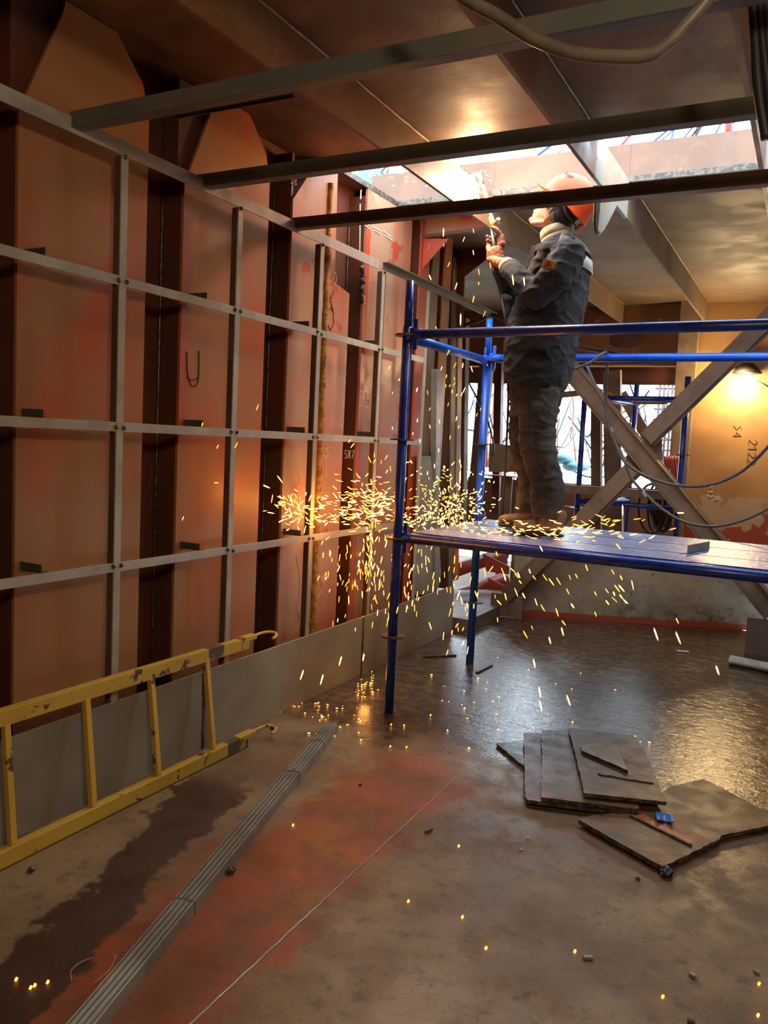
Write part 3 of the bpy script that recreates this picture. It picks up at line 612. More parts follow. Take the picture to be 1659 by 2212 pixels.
lump(1125, 1837, .005, 'tiny white crumb left of the big plate', 'crumb', 'paper', 'crumb'); lump(1140, 1812, .005, 'tiny pale crumb nearest the left of the plate stack', 'crumb', 'paper', 'crumb')
def chip(p0, p1, w_, lb, mat='galv', nm='metal_chip'):
    bm = bmesh.new(); a, b = at(*p0, 'z', .006), at(*p1, 'z', .006); bar(bm, a, b, w_, .008, (0, 0, 1)); tag(obj(nm, bm, mat, bevel=.001), lb, 'metal chip')
chip((918, 1797), (934, 1790), .008, 'short rusty bolt-like chip on the floor left of the stack', 'wire')
chip((1260, 2068), (1280, 2068), .012, 'thin grey metal chip on the tan floor near the camera')
chip((1490, 2102), (1502, 2110), .010, 'small bright chip at the lower right of the floor'); chip((1628, 2096), (1642, 2104), .006, 'tiny bright chip by the right edge of the floor')
chip((1485, 2203), (1502, 2208), .012, 'dark flat chip at the bottom right edge', 'tab'); chip((915, 1418), (985, 1415), .022, 'dark flat strip on the floor behind the front scaffold post', 'weld'); chip((1462, 1406), (1488, 1408), .03, 'pale crumpled chip on the wet floor left of the white paper', 'paper'); chip((1070, 1330), (1110, 1335), .03, 'pale flat chip at the foot of the left brace block', 'kick')
chip((1030, 1452), (1062, 1436), .02, 'dark twisted strip on the wet floor right of the rear scaffold post', 'weld')
# thin wire curls on the dark patch
for k, (pp, lb) in enumerate((([(155, 2120), (153, 2098), (172, 2080), (200, 2068)], 'thin pale wire curl on the dark floor patch, left one'), ([(250, 2062), (245, 2080), (232, 2100), (205, 2122)], 'thin pale wire curl on the dark floor patch, right one'))):
    bm = bmesh.new(); tube(bm, [at(*q, 'z', .004) for q in pp], .0012, 5, smooth=5); tag(obj('wire_curl', bm, 'cuff'), lb, 'wire')
# floor seam
a, b = at(360, 2260, 'z', 0), at(985, 1680, 'z', 0)
bm = bmesh.new(); N_ = 60
tube(bm, [a+(b-a)*k/N_+Vector((random.uniform(-.0015, .0015), 0, .0003)) for k in range(N_+1)], [.0042-.0022*k/N_ for k in range(N_+1)], 6)
tag(obj('trim_2', bm, 'galv', smooth=True), kind='structure')
# rolled paper
p = at(1578, 1425, 'z', .03); q = at(1668, 1443, 'z', .03); d = (q-p).normalized(); bm = bmesh.new(); u, v = ortho(d); rings = []
for i in range(9):
    c_ = p+(q-p)*i/8; rg = []
    for k in range(26):
        an = k/25*2*math.pi*1.25; r_ = .036-.004*k/25; rr_ = r_*(1+.07*noise.noise(Vector((i*.8, k*.5, 3))))
        rg.append(bm.verts.new(c_+u*math.cos(an)*rr_*1.35+v*math.sin(an)*rr_*.85))
    rings.append(rg)
for A_, B_ in zip(rings, rings[1:]):
    for k in range(25): bm.faces.new((A_[k], A_[k+1], B_[k+1], B_[k]))
o = obj('paper_roll', bm, 'paper'); s_ = o.modifiers.new('s', 'SOLIDIFY'); s_.thickness = .001; tag(o, 'crumpled white paper roll on the wet floor by the right brace block', 'paper')
# ================================================================== BACK AREA
YR = 6.2
def brace(bm, a, b, w_=.14, t_=.05):
    bar(bm, a, b, t_, w_, (a-b).cross(Vector((0, 1, 0))))
a, b = at(1180, 735, 'y', YR), at(1672, 1325, 'y', YR)
bm = bmesh.new(); bar(bm, a, b, .012, .15, (b-a).cross(Vector((0, 1, 0)))); bar(bm, a+Vector((.045, -.03, .04)), b+Vector((.045, -.03, .04)), .06, .012, (b-a).cross(Vector((0, 1, 0)))); bar(bm, a+Vector((-.045, -.03, -.04)), b+Vector((-.045, -.03, -.04)), .06, .010, (b-a).cross(Vector((0, 1, 0))))
o1 = tag(obj('cross_brace', bm, 'brace'), 'long steel channel brace running from behind the worker down to the right block', 'brace', 'temporary cross braces')
for p0, p1, lb in (((1095, 1290), (1372, 1010), 'short lower-left steel brace rising from the left foot block to the gusset'), ((1398, 950), (1720, 632), 'steel brace rising from the gusset to the upper right past the lamp')):
    a, b = at(*p0, 'y', YR-.01), at(*p1, 'y', YR-.01)
    bm = bmesh.new(); bar(bm, a, b, .012, .14, (b-a).cross(Vector((0, 1, 0)))); bar(bm, a+Vector((.03, -.03, -.03)), b+Vector((.03, -.03, -.03)), .05, .01, (b-a).cross(Vector((0, 1, 0))))
    tag(obj('cross_brace', bm, 'brace'), lb, 'brace', 'temporary cross braces')
bm = bmesh.new(); prism(bm, [at(*q, 'y', YR+.035) for q in ((1395, 946), (1430, 948), (1430, 1005), (1418, 1045), (1372, 1022), (1350, 1000), (1352, 985))], (0, .012, 0))
tag(obj('gusset_plate', bm, 'coaming'), 'brownish gusset plate where the crossed braces meet', 'plate')
for (x0, x1, lb) in ((1062, 1130, 'brown foot block under the lower-left brace'), (1616, 1700, 'brown foot block under the right end of the long brace')):
    p, q = at(x0, 1330, 'z', 0), at(x1, 1336 if x0 < 1200 else 1408, 'z', 0)
    y0 = min(q.y, 6.2) if x0 < 1200 else 6.2; xx0 = at(x0, 1320, 'y', y0).x; xx1 = at(x1, 1320, 'y', y0).x
    tag(obj('foot_block', obox((xx0, y0-.04, 0), (xx1, y0-.025, .19 if x0 < 1200 else .26)), 'brace', bevel=.002), lb, 'foot block')
# second scaffold in the opening
t = thing('scaffold_tower', 'second blue tubular scaffold farther back in front of the bright opening', 'scaffold', loc=(-1.35, 7.3, Z2))
L = []; ys = 6.95
PX = [at(1257, 950, 'y', ys).x, at(1367, 950, 'y', ys+.78).x, at(1476, 950, 'y', ys).x]
def post2(x, y, z1): 
    p = obj('post', tubebm([(x, y, Z2), (x, y, z1)], .0235, 14), 'blue'); setsmooth(p)
    for z in (.87, 1.37, 1.87):
        r_ = rosette(x, y, z); r_.parent = p
    return p
L = [post2(PX[0], ys, 2.10), post2(PX[1], ys+.78, 2.0), post2(PX[2], ys, 2.0)]
for z in (1.82, .93):
    o = obj('ledger', tubebm([(PX[0], ys+.03, z), (PX[2], ys+.03, z)], .022, 12), 'blue'); setsmooth(o); L.append(o)
    o = obj('ledger', tubebm([(PX[0], ys+.03, z), (PX[1], ys+.78, z)], .022, 12), 'blue'); setsmooth(o); L.append(o)
kids(t, L)
tag(obj('grating_plank', obox((PX[0]-.1, ys+.08, 1.0), (PX[2]-.05, ys+.55, 1.04)), 'grating'), 'rusty grating plank lying on the far scaffold', 'scaffold plank')
tag(obj('timber_beam', obox((PX[0]-.25, ys-.07, 1.00), (PX[2]-.02, ys-.01, 1.07)), 'brace'), 'brown bar along the front of the far scaffold deck', 'bar')
for (q0, q1, lb) in (((1195, 855), (1262, 848), 'pale timber across the opening right behind the worker'), ((1368, 868), (1480, 862), 'pale timber across the right part of the bright opening'), ((1210, 1098), (1262, 1102), 'short pale timber low beside the worker\'s boots')):
    a, b = at(*q0, 'y', 7.2), at(*q1, 'y', 7.2); bm = bmesh.new(); bar(bm, a, b, .06, .05, (0, 0, 1)); tag(obj('timber_beam', bm, 'wood', bevel=.004), lb, 'timber', 'timbers in the opening')
# columns in the opening
def col(p0, p1, y, w_, mt, nm, lb, d_=.02, fl=True):
    a, b = at(*p0, 'y', y), at(*p1, 'y', y)
    bm = bmesh.new(); bar(bm, a, b, d_, w_, (1, 0, 0))
    if fl: bar(bm, a+Vector((w_/2, -.03, 0)), b+Vector((w_/2, -.03, 0)), .08, .012, (1, 0, 0))
    return tag(obj(nm, bm, mt), lb, 'column', 'steel columns in the opening')
col((1288, 1150), (1288, 870), 7.7, .10, 'deckfar', 'steel_column', 'tan column left of the wide one in the opening')
col((1326, 1155), (1322, 800), 7.95, .17, 'brace', 'steel_column', 'wide grey-brown column in the middle of the opening')
col((1022, 1110), (1052, 775), 7.0, .13, 'deckfar', 'steel_column', 'slightly leaning tan column left of the rear scaffold post')
col((1072, 1110), (1078, 775), 7.6, .09, 'shell', 'steel_column', 'dark column just right of the rear scaffold post')
col((975, 1250), (985, 620), 5.75, .10, 'primer', 'steel_column', 'red-brown column at the end of the wall stiffeners')
col((953, 1270), (962, 560), 5.56, .17, 'deckfar', 'steel_column', 'broad dull brown column closing the end of the stiffened wall')
col((1000, 1130), (1006, 690), 6.3, .05, 'deckfar', 'steel_column', 'thin tan column beside the red-brown one')
a, b = at(1342, 850, 'y', 8.0), at(1405, 955, 'y', 8.0); bm = bmesh.new(); bar(bm, a, b, .03, .10, (1, 0, .5)); tag(obj('column_brace', bm, 'deckfar'), 'tan diagonal brace behind the crossed braces', 'brace')
a, b = at(1300, 1110, 'y', 7.8), at(1400, 1040, 'y', 7.8)
# dark transverse girder at the upper left with sloping corner
bm = bmesh.new(); prism(bm, [at(*q, 'y', 5.6) for q in ((915, 470), (1135, 470), (1105, 518), (1003, 598), (998, 710), (915, 720))], (0, .015, 0))
tag(obj('corner_girder', bm, 'shell'), 'dark girder with a sloping corner beyond the pink header', 'girder')
# red pipes at the left foot
for k, (q0, q1) in enumerate((((975, 1235), (1090, 1195)), ((975, 1292), (1090, 1250)))):
    a, b = at(*q0, 'y', 6.55), at(*q1, 'y', 7.1); o = obj('red_pipe', tubebm([a+(a-b)*.6, b], .062, 18), 'pipe'); setsmooth(o)
    tag(o, ('upper' if k == 0 else 'lower')+' red pipe lying in the gap at the end of the base plates', 'pipe', 'red pipes at the left foot')
    bm = bmesh.new(); c_ = a+(b-a)*(.62+.1*k); prism(bm, [c_+Vector((0, -.08, .07)), c_+Vector((.26, -.08, -.02)), c_+Vector((.26, -.08, -.09)), c_+Vector((.05, -.08, -.09))], (0, .012, 0)); move(obj('pipe_bracket', bm, 'primer_red'), o)
# low wall beyond the opening, plates and clutter
tag(obj('wall_back', obox((-3.6, 8.45, .3), (-1.0, 8.5, 1.02)), 'coaming'), kind='structure')
tag(obj('ground', obox((-9, 8.7, .25), (3, 19, .3)), 'kick'), kind='structure')
bm = bmesh.new(); prism(bm, [at(*q, 'y', 7.4) for q in ((1058, 957), (1108, 962), (1112, 1020), (1055, 1020))], (0, .02, 0)); tag(obj('grey_panel', bm, 'kick'), 'small dull grey panel between the rear scaffold post and the worker\'s shins', 'panel')
tag(obj('shelf_board', obox((at(1040, 1022, 'y', 7.35).x, 7.3, at(1040, 1024, 'y', 7.35).z-.01), (at(1120, 1022, 'y', 7.35).x, 7.7, at(1040, 1024, 'y', 7.35).z)), 'primer_pink'), 'thin pink board edge below the small grey panel', 'board')
for k, (x_, w_) in enumerate(((1090, .11), (1121, .10))):
    p = at(x_, 1110, 'y', 7.5); tag(obj('upright_plate', obox((p.x-w_/2, 7.5, .09), (p.x+w_/2, 7.52, at(x_, 1030, 'y', 7.5).z)), 'brace'), ('left' if k == 0 else 'right')+' one of the brown upright plates low behind the worker\'s boots', 'steel plate')
bm = bmesh.new(); prism(bm, [at(*q, 'y', 7.38) for q in ((1112, 985), (1128, 1020), (1096, 1020))], (0, .015, 0)); tag(obj('red_wedge', bm, 'primer_red'), 'small red triangular plate behind the worker\'s shin', 'plate')
# cable tangles outside, uncountable
random.seed(21)
bm = bmesh.new()
for k in range(70):
    x0_ = random.uniform(985, 1490); y0_ = random.uniform(800, 1000); Y = random.uniform(8.9, 12)
    x1_ = x0_+random.uniform(-90, 90); y1_ = y0_+random.uniform(20, 170)
    a, b = at(x0_, y0_, 'y', Y), at(x1_, min(y1_, 1015), 'y', Y+random.uniform(-.8, .8)); m_ = (a+b)/2+Vector((random.uniform(-.2, .2), 0, random.uniform(-.35, .05)))
    tube(bm, [a, m_, b], random.uniform(.006, .014), 5, smooth=6)
tag(obj('cable_tangle', bm, 'black', smooth=True), 'tangle of thin dark cables hanging outside the bright opening', 'cables', kind='stuff')
bm = bmesh.new()
for k in range(16):
    x0_ = random.uniform(985, 1480); Y = random.uniform(9, 12); a = at(x0_, random.uniform(830, 930), 'y', Y); b = at(x0_+random.uniform(-14, 14), 1010, 'y', Y)
    tube(bm, [a, b], random.uniform(.007, .014), 6)
tag(obj('pole_clutter', bm, 'pipe', smooth=True), 'clutter of thin red poles outside the bright opening', 'poles', kind='stuff')
bm = bmesh.new()
for k in range(6):
    X_ = at(1425+k*9, 850, 'y', 10).x; tube(bm, [(X_, 10, 1.0), (X_, 10, 2.4)], .014, 6)
for k in range(9): z_ = 1.3+k*.12; tube(bm, [(at(1415, 850, 'y', 10).x, 10, z_), (at(1480, 850, 'y', 10).x, 10, z_)], .012, 6)
tag(obj('scaffold_truss', bm, 'rosette', smooth=True), 'dense dark scaffold lattice outside at the right of the bright opening', 'scaffold')
bm = bmesh.new()
for k in range(14):
    x_ = random.uniform(1060, 1260); p = at(x_, random.uniform(985, 1010), 'y', 9.0+random.uniform(0, 1)); bmesh.ops.create_icosphere(bm, subdivisions=2, radius=random.uniform(.06, .14), matrix=Matrix.Translation(p)@Matrix.Scale(.5, 4, (0, 0, 1)))
tag(obj('wrapped_bundles', bm, 'drum', smooth=True), 'pale blue-grey wrapped bundles heaped outside beyond the worker\'s legs', 'bundles', kind='stuff')
# red and black hoses hanging at the right of the opening
for k in range(9):
    x_ = 1436+k*3.4; Y = 7.35+.02*k
    pts = [at(x_, 985, 'y', Y), at(x_+random.uniform(-6, 6), 1040, 'y', Y), at(x_-random.uniform(5, 22), 1090, 'y', Y), at(x_-random.uniform(-10, 30), 1140, 'y', Y)]
    o = obj('red_hose', tubebm(pts, .011, 8, 5), 'cred'); setsmooth(o)
    tag(o, 'thin red hose hanging in the bunch right of the crossed braces', 'hose', 'red hoses hanging in a bunch')
for k in range(7):
    cx_, cy_ = random.uniform(1400, 1445), random.uniform(1085, 1105); rx_, ry_ = random.uniform(10, 30), random.uniform(35, 55)
    pts = [at(cx_+rx_*math.sin(q), cy_-ry_*math.cos(q), 'y', 7.25+.02*k) for q in [i*2*math.pi/14 for i in range(15)]]
    o = obj('black_hose', tubebm(pts, .010, 8, 3), 'black'); setsmooth(o)
    tag(o, 'black hose loop hanging below the far scaffold deck', 'hose', 'black hose loops hanging in a bunch')
# cables
def cable(pts, r, mt, lb, nm='cable', cat='cable', seg=10):
    o = obj(nm, tubebm(pts, r, seg, 8), mt); setsmooth(o); return tag(o, lb, cat)
Yc = 4.80
cable([at(x, y, 'y', Y) for x, y, Y in ((1212, 802, 4.6), (1240, 797, 4.62), (1275, 783, 4.63), (1300, 765, 4.65), (1311, 763, 4.70), (1312, 790, 4.76), (1309, 850, 4.8), (1312, 910, 4.8), (1330, 960, 4.8), (1352, 1000, 4.8), (1400, 1030, 4.8), (1460, 1048, 4.8), (1530, 1048, 4.75), (1600, 1020, 4.7), (1659, 965, 4.6), (1720, 880, 4.5))], .0085, 'cablegrey', 'grey cable looped over the rear blue rail and sagging to the right edge')
cc = cable([at(x, y, 'y', 4.9) for x, y in ((1268, 790), (1285, 830), (1308, 880), (1322, 940), (1345, 985), (1362, 1030), (1392, 1065), (1430, 1100), (1480, 1128), (1540, 1137), (1600, 1125), (1659, 1098), (1720, 1050))], .0085, 'cablegrey', 'lower grey cable with taped joints sagging above the platform')
for q0, q1 in (((1318, 924), (1321, 934)), ((1388, 1062), (1396, 1073))):
    o = obj('tape_wrap', tubebm([at(*q0, 'y', 4.9), at(*q1, 'y', 4.9)], .0115, 10), 'reflect'); move(o, cc)
cable([at(x, y, 'y', 6.8) for x, y in ((1225, 728), (1262, 742), (1320, 755), (1390, 772), (1480, 778))], .014, 'cablegrey', 'thick grey cable stretched behind the worker toward the dark post')
cable([at(x, y, 'y', 6.9) for x, y in ((1225, 748), (1262, 755), (1320, 762), (1380, 776))], .012, 'cablegrey', 'second grey cable just under the thick one behind the worker')
cable([at(x, y, 'y', 5.9) for x, y in ((1005, 702), (1040, 690), (1062, 680), (1085, 690), (1102, 700))], .013, 'black', 'short black cable arching above the rear scaffold post')
cable([at(x, y, 'y', 6.9) for x, y in ((1000, 803), (1030, 860), (1052, 905), (1066, 960), (1064, 985))], .008, 'black', 'thin black cable slanting across the leaning tan column')
cable([at(x, y, 'y', 7.1) for x, y in ((1285, 835), (1320, 852), (1370, 870), (1440, 872))], .007, 'wood', 'thin yellowish cord crossing the bright opening')
cable([at(x, y, 'y', 1.66) for x, y in ((930, -70), (1005, -5), (1075, 35), (1150, 82), (1230, 112), (1310, 122), (1395, 120), (1440, 95), (1490, 45), (1535, -10), (1590, -80))], .0135, 'hose', 'thick grey ribbed hose sagging from the deck at the top of the photo', 'hose', 'hose', 14)
for k, (x_, dx) in enumerate(((1625, 0), (1640, 6), (1652, 3))):
    cable([at(x_, -20, 'y', 2.1), at(x_+6, 80, 'y', 2.1), at(x_+14+dx, 200, 'y', 2.1), at(x_+30, 300, 'y', 2.1)], .012, 'black', ('first', 'second', 'third')[k]+' dark cable hanging at the top right corner, counted from the left')
# lamp on the bulkhead
lp = at(1612, 822, 'y', 7.98)
t = thing('work_lamp', 'glowing work lamp hung on the tan bulkhead', 'lamp', loc=tuple(lp))
bm = bmesh.new(); bmesh.ops.create_icosphere(bm, subdivisions=3, radius=.075, matrix=Matrix.Translation(lp)@Matrix.Scale(.75, 4, (0, 0, 1))); L = [obj('bulb', bm, 'bulb', smooth=True)]
bm = bmesh.new(); bmesh.ops.create_cone(bm, cap_ends=True, segments=20, radius1=.13, radius2=.05, depth=.09, matrix=Matrix.Translation(lp+Vector((0, .02, .11)))); L.append(obj('hood', bm, 'lampmetal', smooth=True))
L.append(setsmooth(obj('cord', tubebm([lp+Vector((0, .02, .15)), lp+Vector((-.1, .05, .12)), lp+Vector((-.25, .05, .18)), lp+Vector((-.4, .08, .24))], .007, 8, 6), 'black')))
L.append(setsmooth(obj('hanger', tubebm([lp+Vector((.06, -.03, .0)), lp+Vector((.15, -.1, -.04)), lp+Vector((.3, -.12, -.12))], .008, 8, 6), 'black')))
kids(t, L)
mb = [('S4', 1585, 920), ('2122', 1618, 950), ('B12', 1530, 1050), ('7L', 1542, 1070)]
for s_, x, y in mb:
    bm_ = marks('marker_writing', s_, at(x, y, 'y', YB-.003), (0, 0, -1), (1, 0, 0), .07 if x > 1560 else .045, 'darkmark' if x > 1560 else 'chalk', None, .003)
    bm_.parent = bulkhead
# things above the deck seen through the hatch
bm = bmesh.new(); prism(bm, [at(*q, 'y', 5.6) for q in ((738, 412), (760, 384), (776, 364), (792, 352), (815, 352), (829, 362), (833, 380), (830, 420))], (0, .3, 0)); o = obj('blue_drum', bm, 'drum', bevel=.02)
tag(o, 'pale blue cased machine standing above the deck, seen through the cut opening', 'machine')
bm = bmesh.new()
for k in range(3): tube(bm, [at(797+k*5, 378-k*5, 'y', 5.59), at(812+k*5, 390-k*5, 'y', 5.59)], .007, 6)
move(obj('white_stripe', bm, 'paper', smooth=True), o)
cable([at(x, y, 'y', 5.5) for x, y in ((852, 345), (865, 362), (873, 376), (893, 386))], .022, 'kick', 'grey hose end above the deck beside the pale blue machine', 'hose', 'hose')
cable([at(x, y, 'y', 5.45) for x, y in ((826, 350), (838, 360), (835, 378), (824, 372), (838, 358), (850, 352))], .005, 'black', 'curled thin black wire above the deck beside the pale blue machine', 'wire', 'wire')
for k, (a_, b_, r_, mt) in enumerate(((((1145, 340), (1200, 298)), None, .012, 'cblue'), (((1175, 350), (1210, 320)), None, .005, 'cred'), (((1320, 330), (1370, 275)), None, .010, 'cred'), (((1385, 320), (1455, 262)), None, .009, 'cblue'), (((1405, 318), (1455, 272)), None, .006, 'cblue'), (((1447, 310), (1458, 262)), None, .009, 'cblue'), (((1465, 305), (1500, 262)), None, .007, 'cblue'), (((1482, 303), (1515, 258)), None, .009, 'black'), (((1492, 303), (1520, 256)), None, .011, 'black'), (((1537, 298), (1562, 250)), None, .008, 'cblue'), (((1560, 296), (1590, 245)), None, .013, 'cblue'))):
    (p0, p1) = a_; Y = 6.5; A_, B_ = at(*p0, 'y', Y), at(*p1, 'y', Y); e_ = B_-A_
    o = obj('overhead_cable', tubebm([A_-e_*.6, (A_+B_)/2+Vector((0, 0, -.03)), B_+e_*1.5], r_, 8, 8), mt); setsmooth(o)
    tag(o, 'thin '+{'cblue': 'dark blue', 'cred': 'red', 'black': 'black'}[mt]+' cable slanting against the white sky in the cut opening', 'cable', {'cblue': 'dark blue', 'cred': 'red', 'black': 'black'}[mt]+' cables over the cut opening')
o = obj('red_post', tubebm([at(1573, 330, 'y', 6.3), at(1576, 180, 'y', 6.3)], .025, 12), 'cred'); setsmooth(o); tag(o, 'salmon red vertical post against the sky at the right of the cut opening', 'post')
# ================================================================== WORKER
def hull_into(bm, sph):
    t_ = bmesh.new()
    for c_, r_ in sph:
        rr = r_ if hasattr(r_, '__len__') else (r_, r_, r_)
        bmesh.ops.create_icosphere(t_, subdivisions=2, radius=1, matrix=Matrix.Translation(c_)@Matrix.Diagonal((*rr, 1)))
    h = bmesh.ops.convex_hull(t_, input=t_.verts[:])
    bmesh.ops.delete(t_, geom=[g_ for g_ in h['geom_interior'] if isinstance(g_, bmesh.types.BMVert)], context='VERTS'); bmesh.ops.recalc_face_normals(t_, faces=t_.faces[:])
    me = bpy.data.meshes.new('tmp'); t_.to_mesh(me); t_.free(); bm.from_mesh(me); bpy.data.meshes.remove(me)
def chain(bm, pts):
    for a, b in zip(pts, pts[1:]): hull_into(bm, [a, b])
def loft(bm, sl, yc, n=28, pw=.8):
    """slices (py, x_front, x_back, half width across, [yc])"""
    rings = []; t_ = bmesh.new()
    for s_ in sl:
        Y = s_[4] if len(s_) > 4 else yc
        A_, B_ = at(s_[1], s_[0], 'y', Y), at(s_[2], s_[0], 'y', Y); c_ = (A_+B_)/2; hx = (B_-A_).length/2
        rings.append([t_.verts.new(c_+Vector((math.copysign(abs(math.cos(q))**pw, math.cos(q))*hx, math.copysign(abs(math.sin(q))**pw, math.sin(q))*s_[3], 0))) for q in [2*math.pi*k/n for k in range(n)]])
    for a, b in zip(rings, rings[1:]):
        for k in range(n): t_.faces.new((a[k], a[(k+1) % n], b[(k+1) % n], b[k]))
    t_.faces.new(rings[0]); t_.faces.new(rings[-1][::-1]); bmesh.ops.recalc_face_normals(t_, faces=t_.faces[:])
    me = bpy.data.meshes.new('tmp'); t_.to_mesh(me); t_.free(); bm.from_mesh(me); bpy.data.meshes.remove(me)
def fuse(name, bm, mat, voxel, parent=None, smooth=4, disp=None):
    me = bpy.data.meshes.new(name+'_src'); bm.to_mesh(me); bm.free(); s_ = bpy.data.objects.new(name+'_src', me); C.objects.link(s_)
    r_ = s_.modifiers.new('r', 'REMESH'); r_.mode = 'VOXEL'; r_.voxel_size = voxel
    if smooth: q = s_.modifiers.new('s', 'SMOOTH'); q.iterations = smooth; q.factor = .5
    dg = bpy.context.evaluated_depsgraph_get(); ev = s_.evaluated_get(dg); out = bpy.data.meshes.new_from_object(ev)
    bpy.data.objects.remove(s_); bpy.data.meshes.remove(me); out.name = name
    if disp:
        NC = [v.co+v.normal*disp(v.co) for v in out.vertices]
        out.vertices.foreach_set('co', [q for p_ in NC for q in p_]); out.update()
    out.materials.clear(); out.materials.append(M[mat])
    for p in out.polygons: p.use_smooth = True
    o = bpy.data.objects.new(name, out); C.objects.link(o)
    if parent: o.parent = parent
    return o
def W(px, py, Y=4.15): return at(px, py, 'y', Y)
ny, fyy = 4.02, 4.30           # near (left) and far (right) side of the body
def S(px, py, Y, r): return (W(px, py, Y), r)
# --- head frame
ea = R(25); hf = Vector((-math.cos(ea), 0, math.sin(ea))); hu = Vector((math.sin(ea), 0, math.cos(ea))); hl = Vector((0, 1, 0)); hc = W(1203, 451, 4.14)
def H(f_, u_, l_=0): return hc+hf*f_+hu*u_+hl*l_
bm = bmesh.new()
hull_into(bm, [(H(.01, .03), (.085, .074, .085)), (H(-.03, .02), (.085, .074, .085))])
hull_into(bm, [(H(.062, .02, .03), .03), (H(.062, .02, -.03), .03), (H(.05, -.045, .042), .022), (H(.05, -.045, -.042), .022), (H(.078, -.095), .018), (H(.070, -.06, .014), .018), (H(.070, -.06, -.014), .018), (H(.0, -.06, .05), .022), (H(.0, -.06, -.05), .022), (H(-.01, -.02), .06)])
hull_into(bm, [(H(.082, -.105, .012), .014), (H(.082, -.105, -.012), .014), (H(.01, -.082, .045), .016), (H(.01, -.082, -.045), .016)])
chain(bm, [(H(.090, .012), .009), (H(.104, -.012), .010), (H(.112, -.028), .0115)]); hull_into(bm, [(H(.100, -.034, .011), .008), (H(.100, -.034, -.011), .008), (H(.108, -.030), .009)])
for s_ in (-1, 1):
    chain(bm, [(H(.086, .018, .010*s_), .008), (H(.088, .022, .03*s_), .008), (H(.076, .016, .048*s_), .007)])
chain(bm, [(H(.092, -.054, -.020), .007), (H(.103, -.052, 0), .009), (H(.092, -.054, .020), .007)]); chain(bm, [(H(.088, -.070, -.017), .007), (H(.099, -.070, 0), .009), (H(.088, -.070, .017), .007)]); hull_into(bm, [(H(.096, -.096, .008), .015), (H(.096, -.096, -.008), .015)])
hull_into(bm, [(H(.090, -.100), .015), (H(.084, -.104), .014)])
for s_ in (-1, 1): chain(bm, [(H(-.002, .022, .077*s_), .008), (H(-.014, .008, .083*s_), .009), (H(-.010, -.014, .080*s_), .008), (H(0, -.03, .074*s_), .007)])
chain(bm, [(H(-.02, -.04), (.062, .058, .06)), (W(1200, 505), (.062, .06, .05)), (W(1210, 545), (.075, .09, .05))])
# torso, arms, legs under the clothes
chain(bm, [(W(1212, 560), (.10, .16, .08)), (W(1195, 640), (.12, .16, .1)), (W(1172, 760), (.12, .15, .1)), (W(1165, 820), (.11, .13, .06))])
AL = [S(1222, 562, 3.98, .06), S(1192, 605, 3.90, .052), S(1155, 640, 3.87, .042), S(1122, 605, 3.94, .038), S(1093, 572, 4.04, .030)]
AR = [S(1212, 565, 4.33, .06), S(1160, 615, 4.37, .052), S(1115, 645, 4.36, .042), S(1092, 605, 4.28, .036), S(1074, 560, 4.18, .030)]
chain(bm, AL); chain(bm, AR)
chain(bm, [S(1165, 850, ny+.08, .05), S(1160, 950, ny+.02, .055), S(1180, 1030, ny, .05), S(1192, 1110, ny, .042)]); chain(bm, [S(1152, 850, fyy-.02, .06), S(1132, 950, fyy, .062), S(1148, 1030, fyy, .05), S(1158, 1095, fyy, .042)])
hax0, hax1 = W(1071, 572, 4.11), W(1064, 492, 4.11); ax_ = (hax1-hax0).normalized()
def grip(base_t, palm_ang, n_curl, r_f, side, thumb_up=True):
    """list of sphere chains: a palm and five fingers closed round the handle"""
    out = []; e1 = Vector((-1, 0, 0)); e1 = (e1-ax_*e1.dot(ax_)).normalized(); e2 = ax_.cross(e1)
    c0_ = hax0+(hax1-hax0)*base_t
    def P(an, rad, hh): return c0_+ax_*hh+(e1*math.cos(an)+e2*math.sin(an))*rad
    pa = palm_ang
    out.append(('hull', [(P(pa-.5, .030, -.030), .016), (P(pa+.25, .030, -.030), .016), (P(pa-.5, .032, .030), .016), (P(pa+.25, .032, .030), .016), (P(pa-.9, .045, -.02), .016), (P(pa-.9, .045, .015), .015)]))
    lens_ = (2.3, 2.65, 2.5, 2.0)
    for k in range(4):
        hh = .033-.022*k; ln = lens_[k]*n_curl; q = []
        for j in range(7): q.append((P(pa+.3+side*ln*j/6, .033+(.004 if j in (2, 4) else 0)-.002*(j == 6), hh+.002*math.sin(j)), r_f*(1-.035*j)))
        out.append(('chain', q))
    out.append(('chain', [(P(pa-.75, .040, .015), .013), (P(pa-1.15, .038, .035), .0125), (P(pa-1.5, .033, .052), .0115), (P(pa-1.8, .028, .062), .0105)]))
    return out
def addgrip(bm, g_, k=1.0, grow=0.0):
    for ty, q in g_:
        q = [(c_, r_*k+grow) for c_, r_ in q]
        (hull_into if ty == 'hull' else chain)(bm, q)
# e1 points to the worker's front (photo left); e2 = ax x e1
gR = grip(.62, math.pi*1.0+.9, 1.0, .0105, 1); gL = grip(.22, math.pi-1.0, 1.0, .0110, 1)
addgrip(bm, gR, .78); addgrip(bm, gL, .78)
for g_, arm in ((gR, AR), (gL, AL)): hull_into(bm, [(g_[0][1][0][0], .014), (g_[0][1][4][0], .014), (arm[-1][0], .026)])
man = fuse('person', bm, 'skin', .0036, smooth=2)
tag(man, 'worker in dark overalls and orange helmet holding a cutting torch overhead on the blue scaffold', 'person')
for s_ in (-1, 1):
    bm = bmesh.new(); bmesh.ops.create_icosphere(bm, subdivisions=2, radius=.012, matrix=Matrix.Translation(H(.079, .004, .031*s_))); obj('eye', bm, 'paper', man, True)
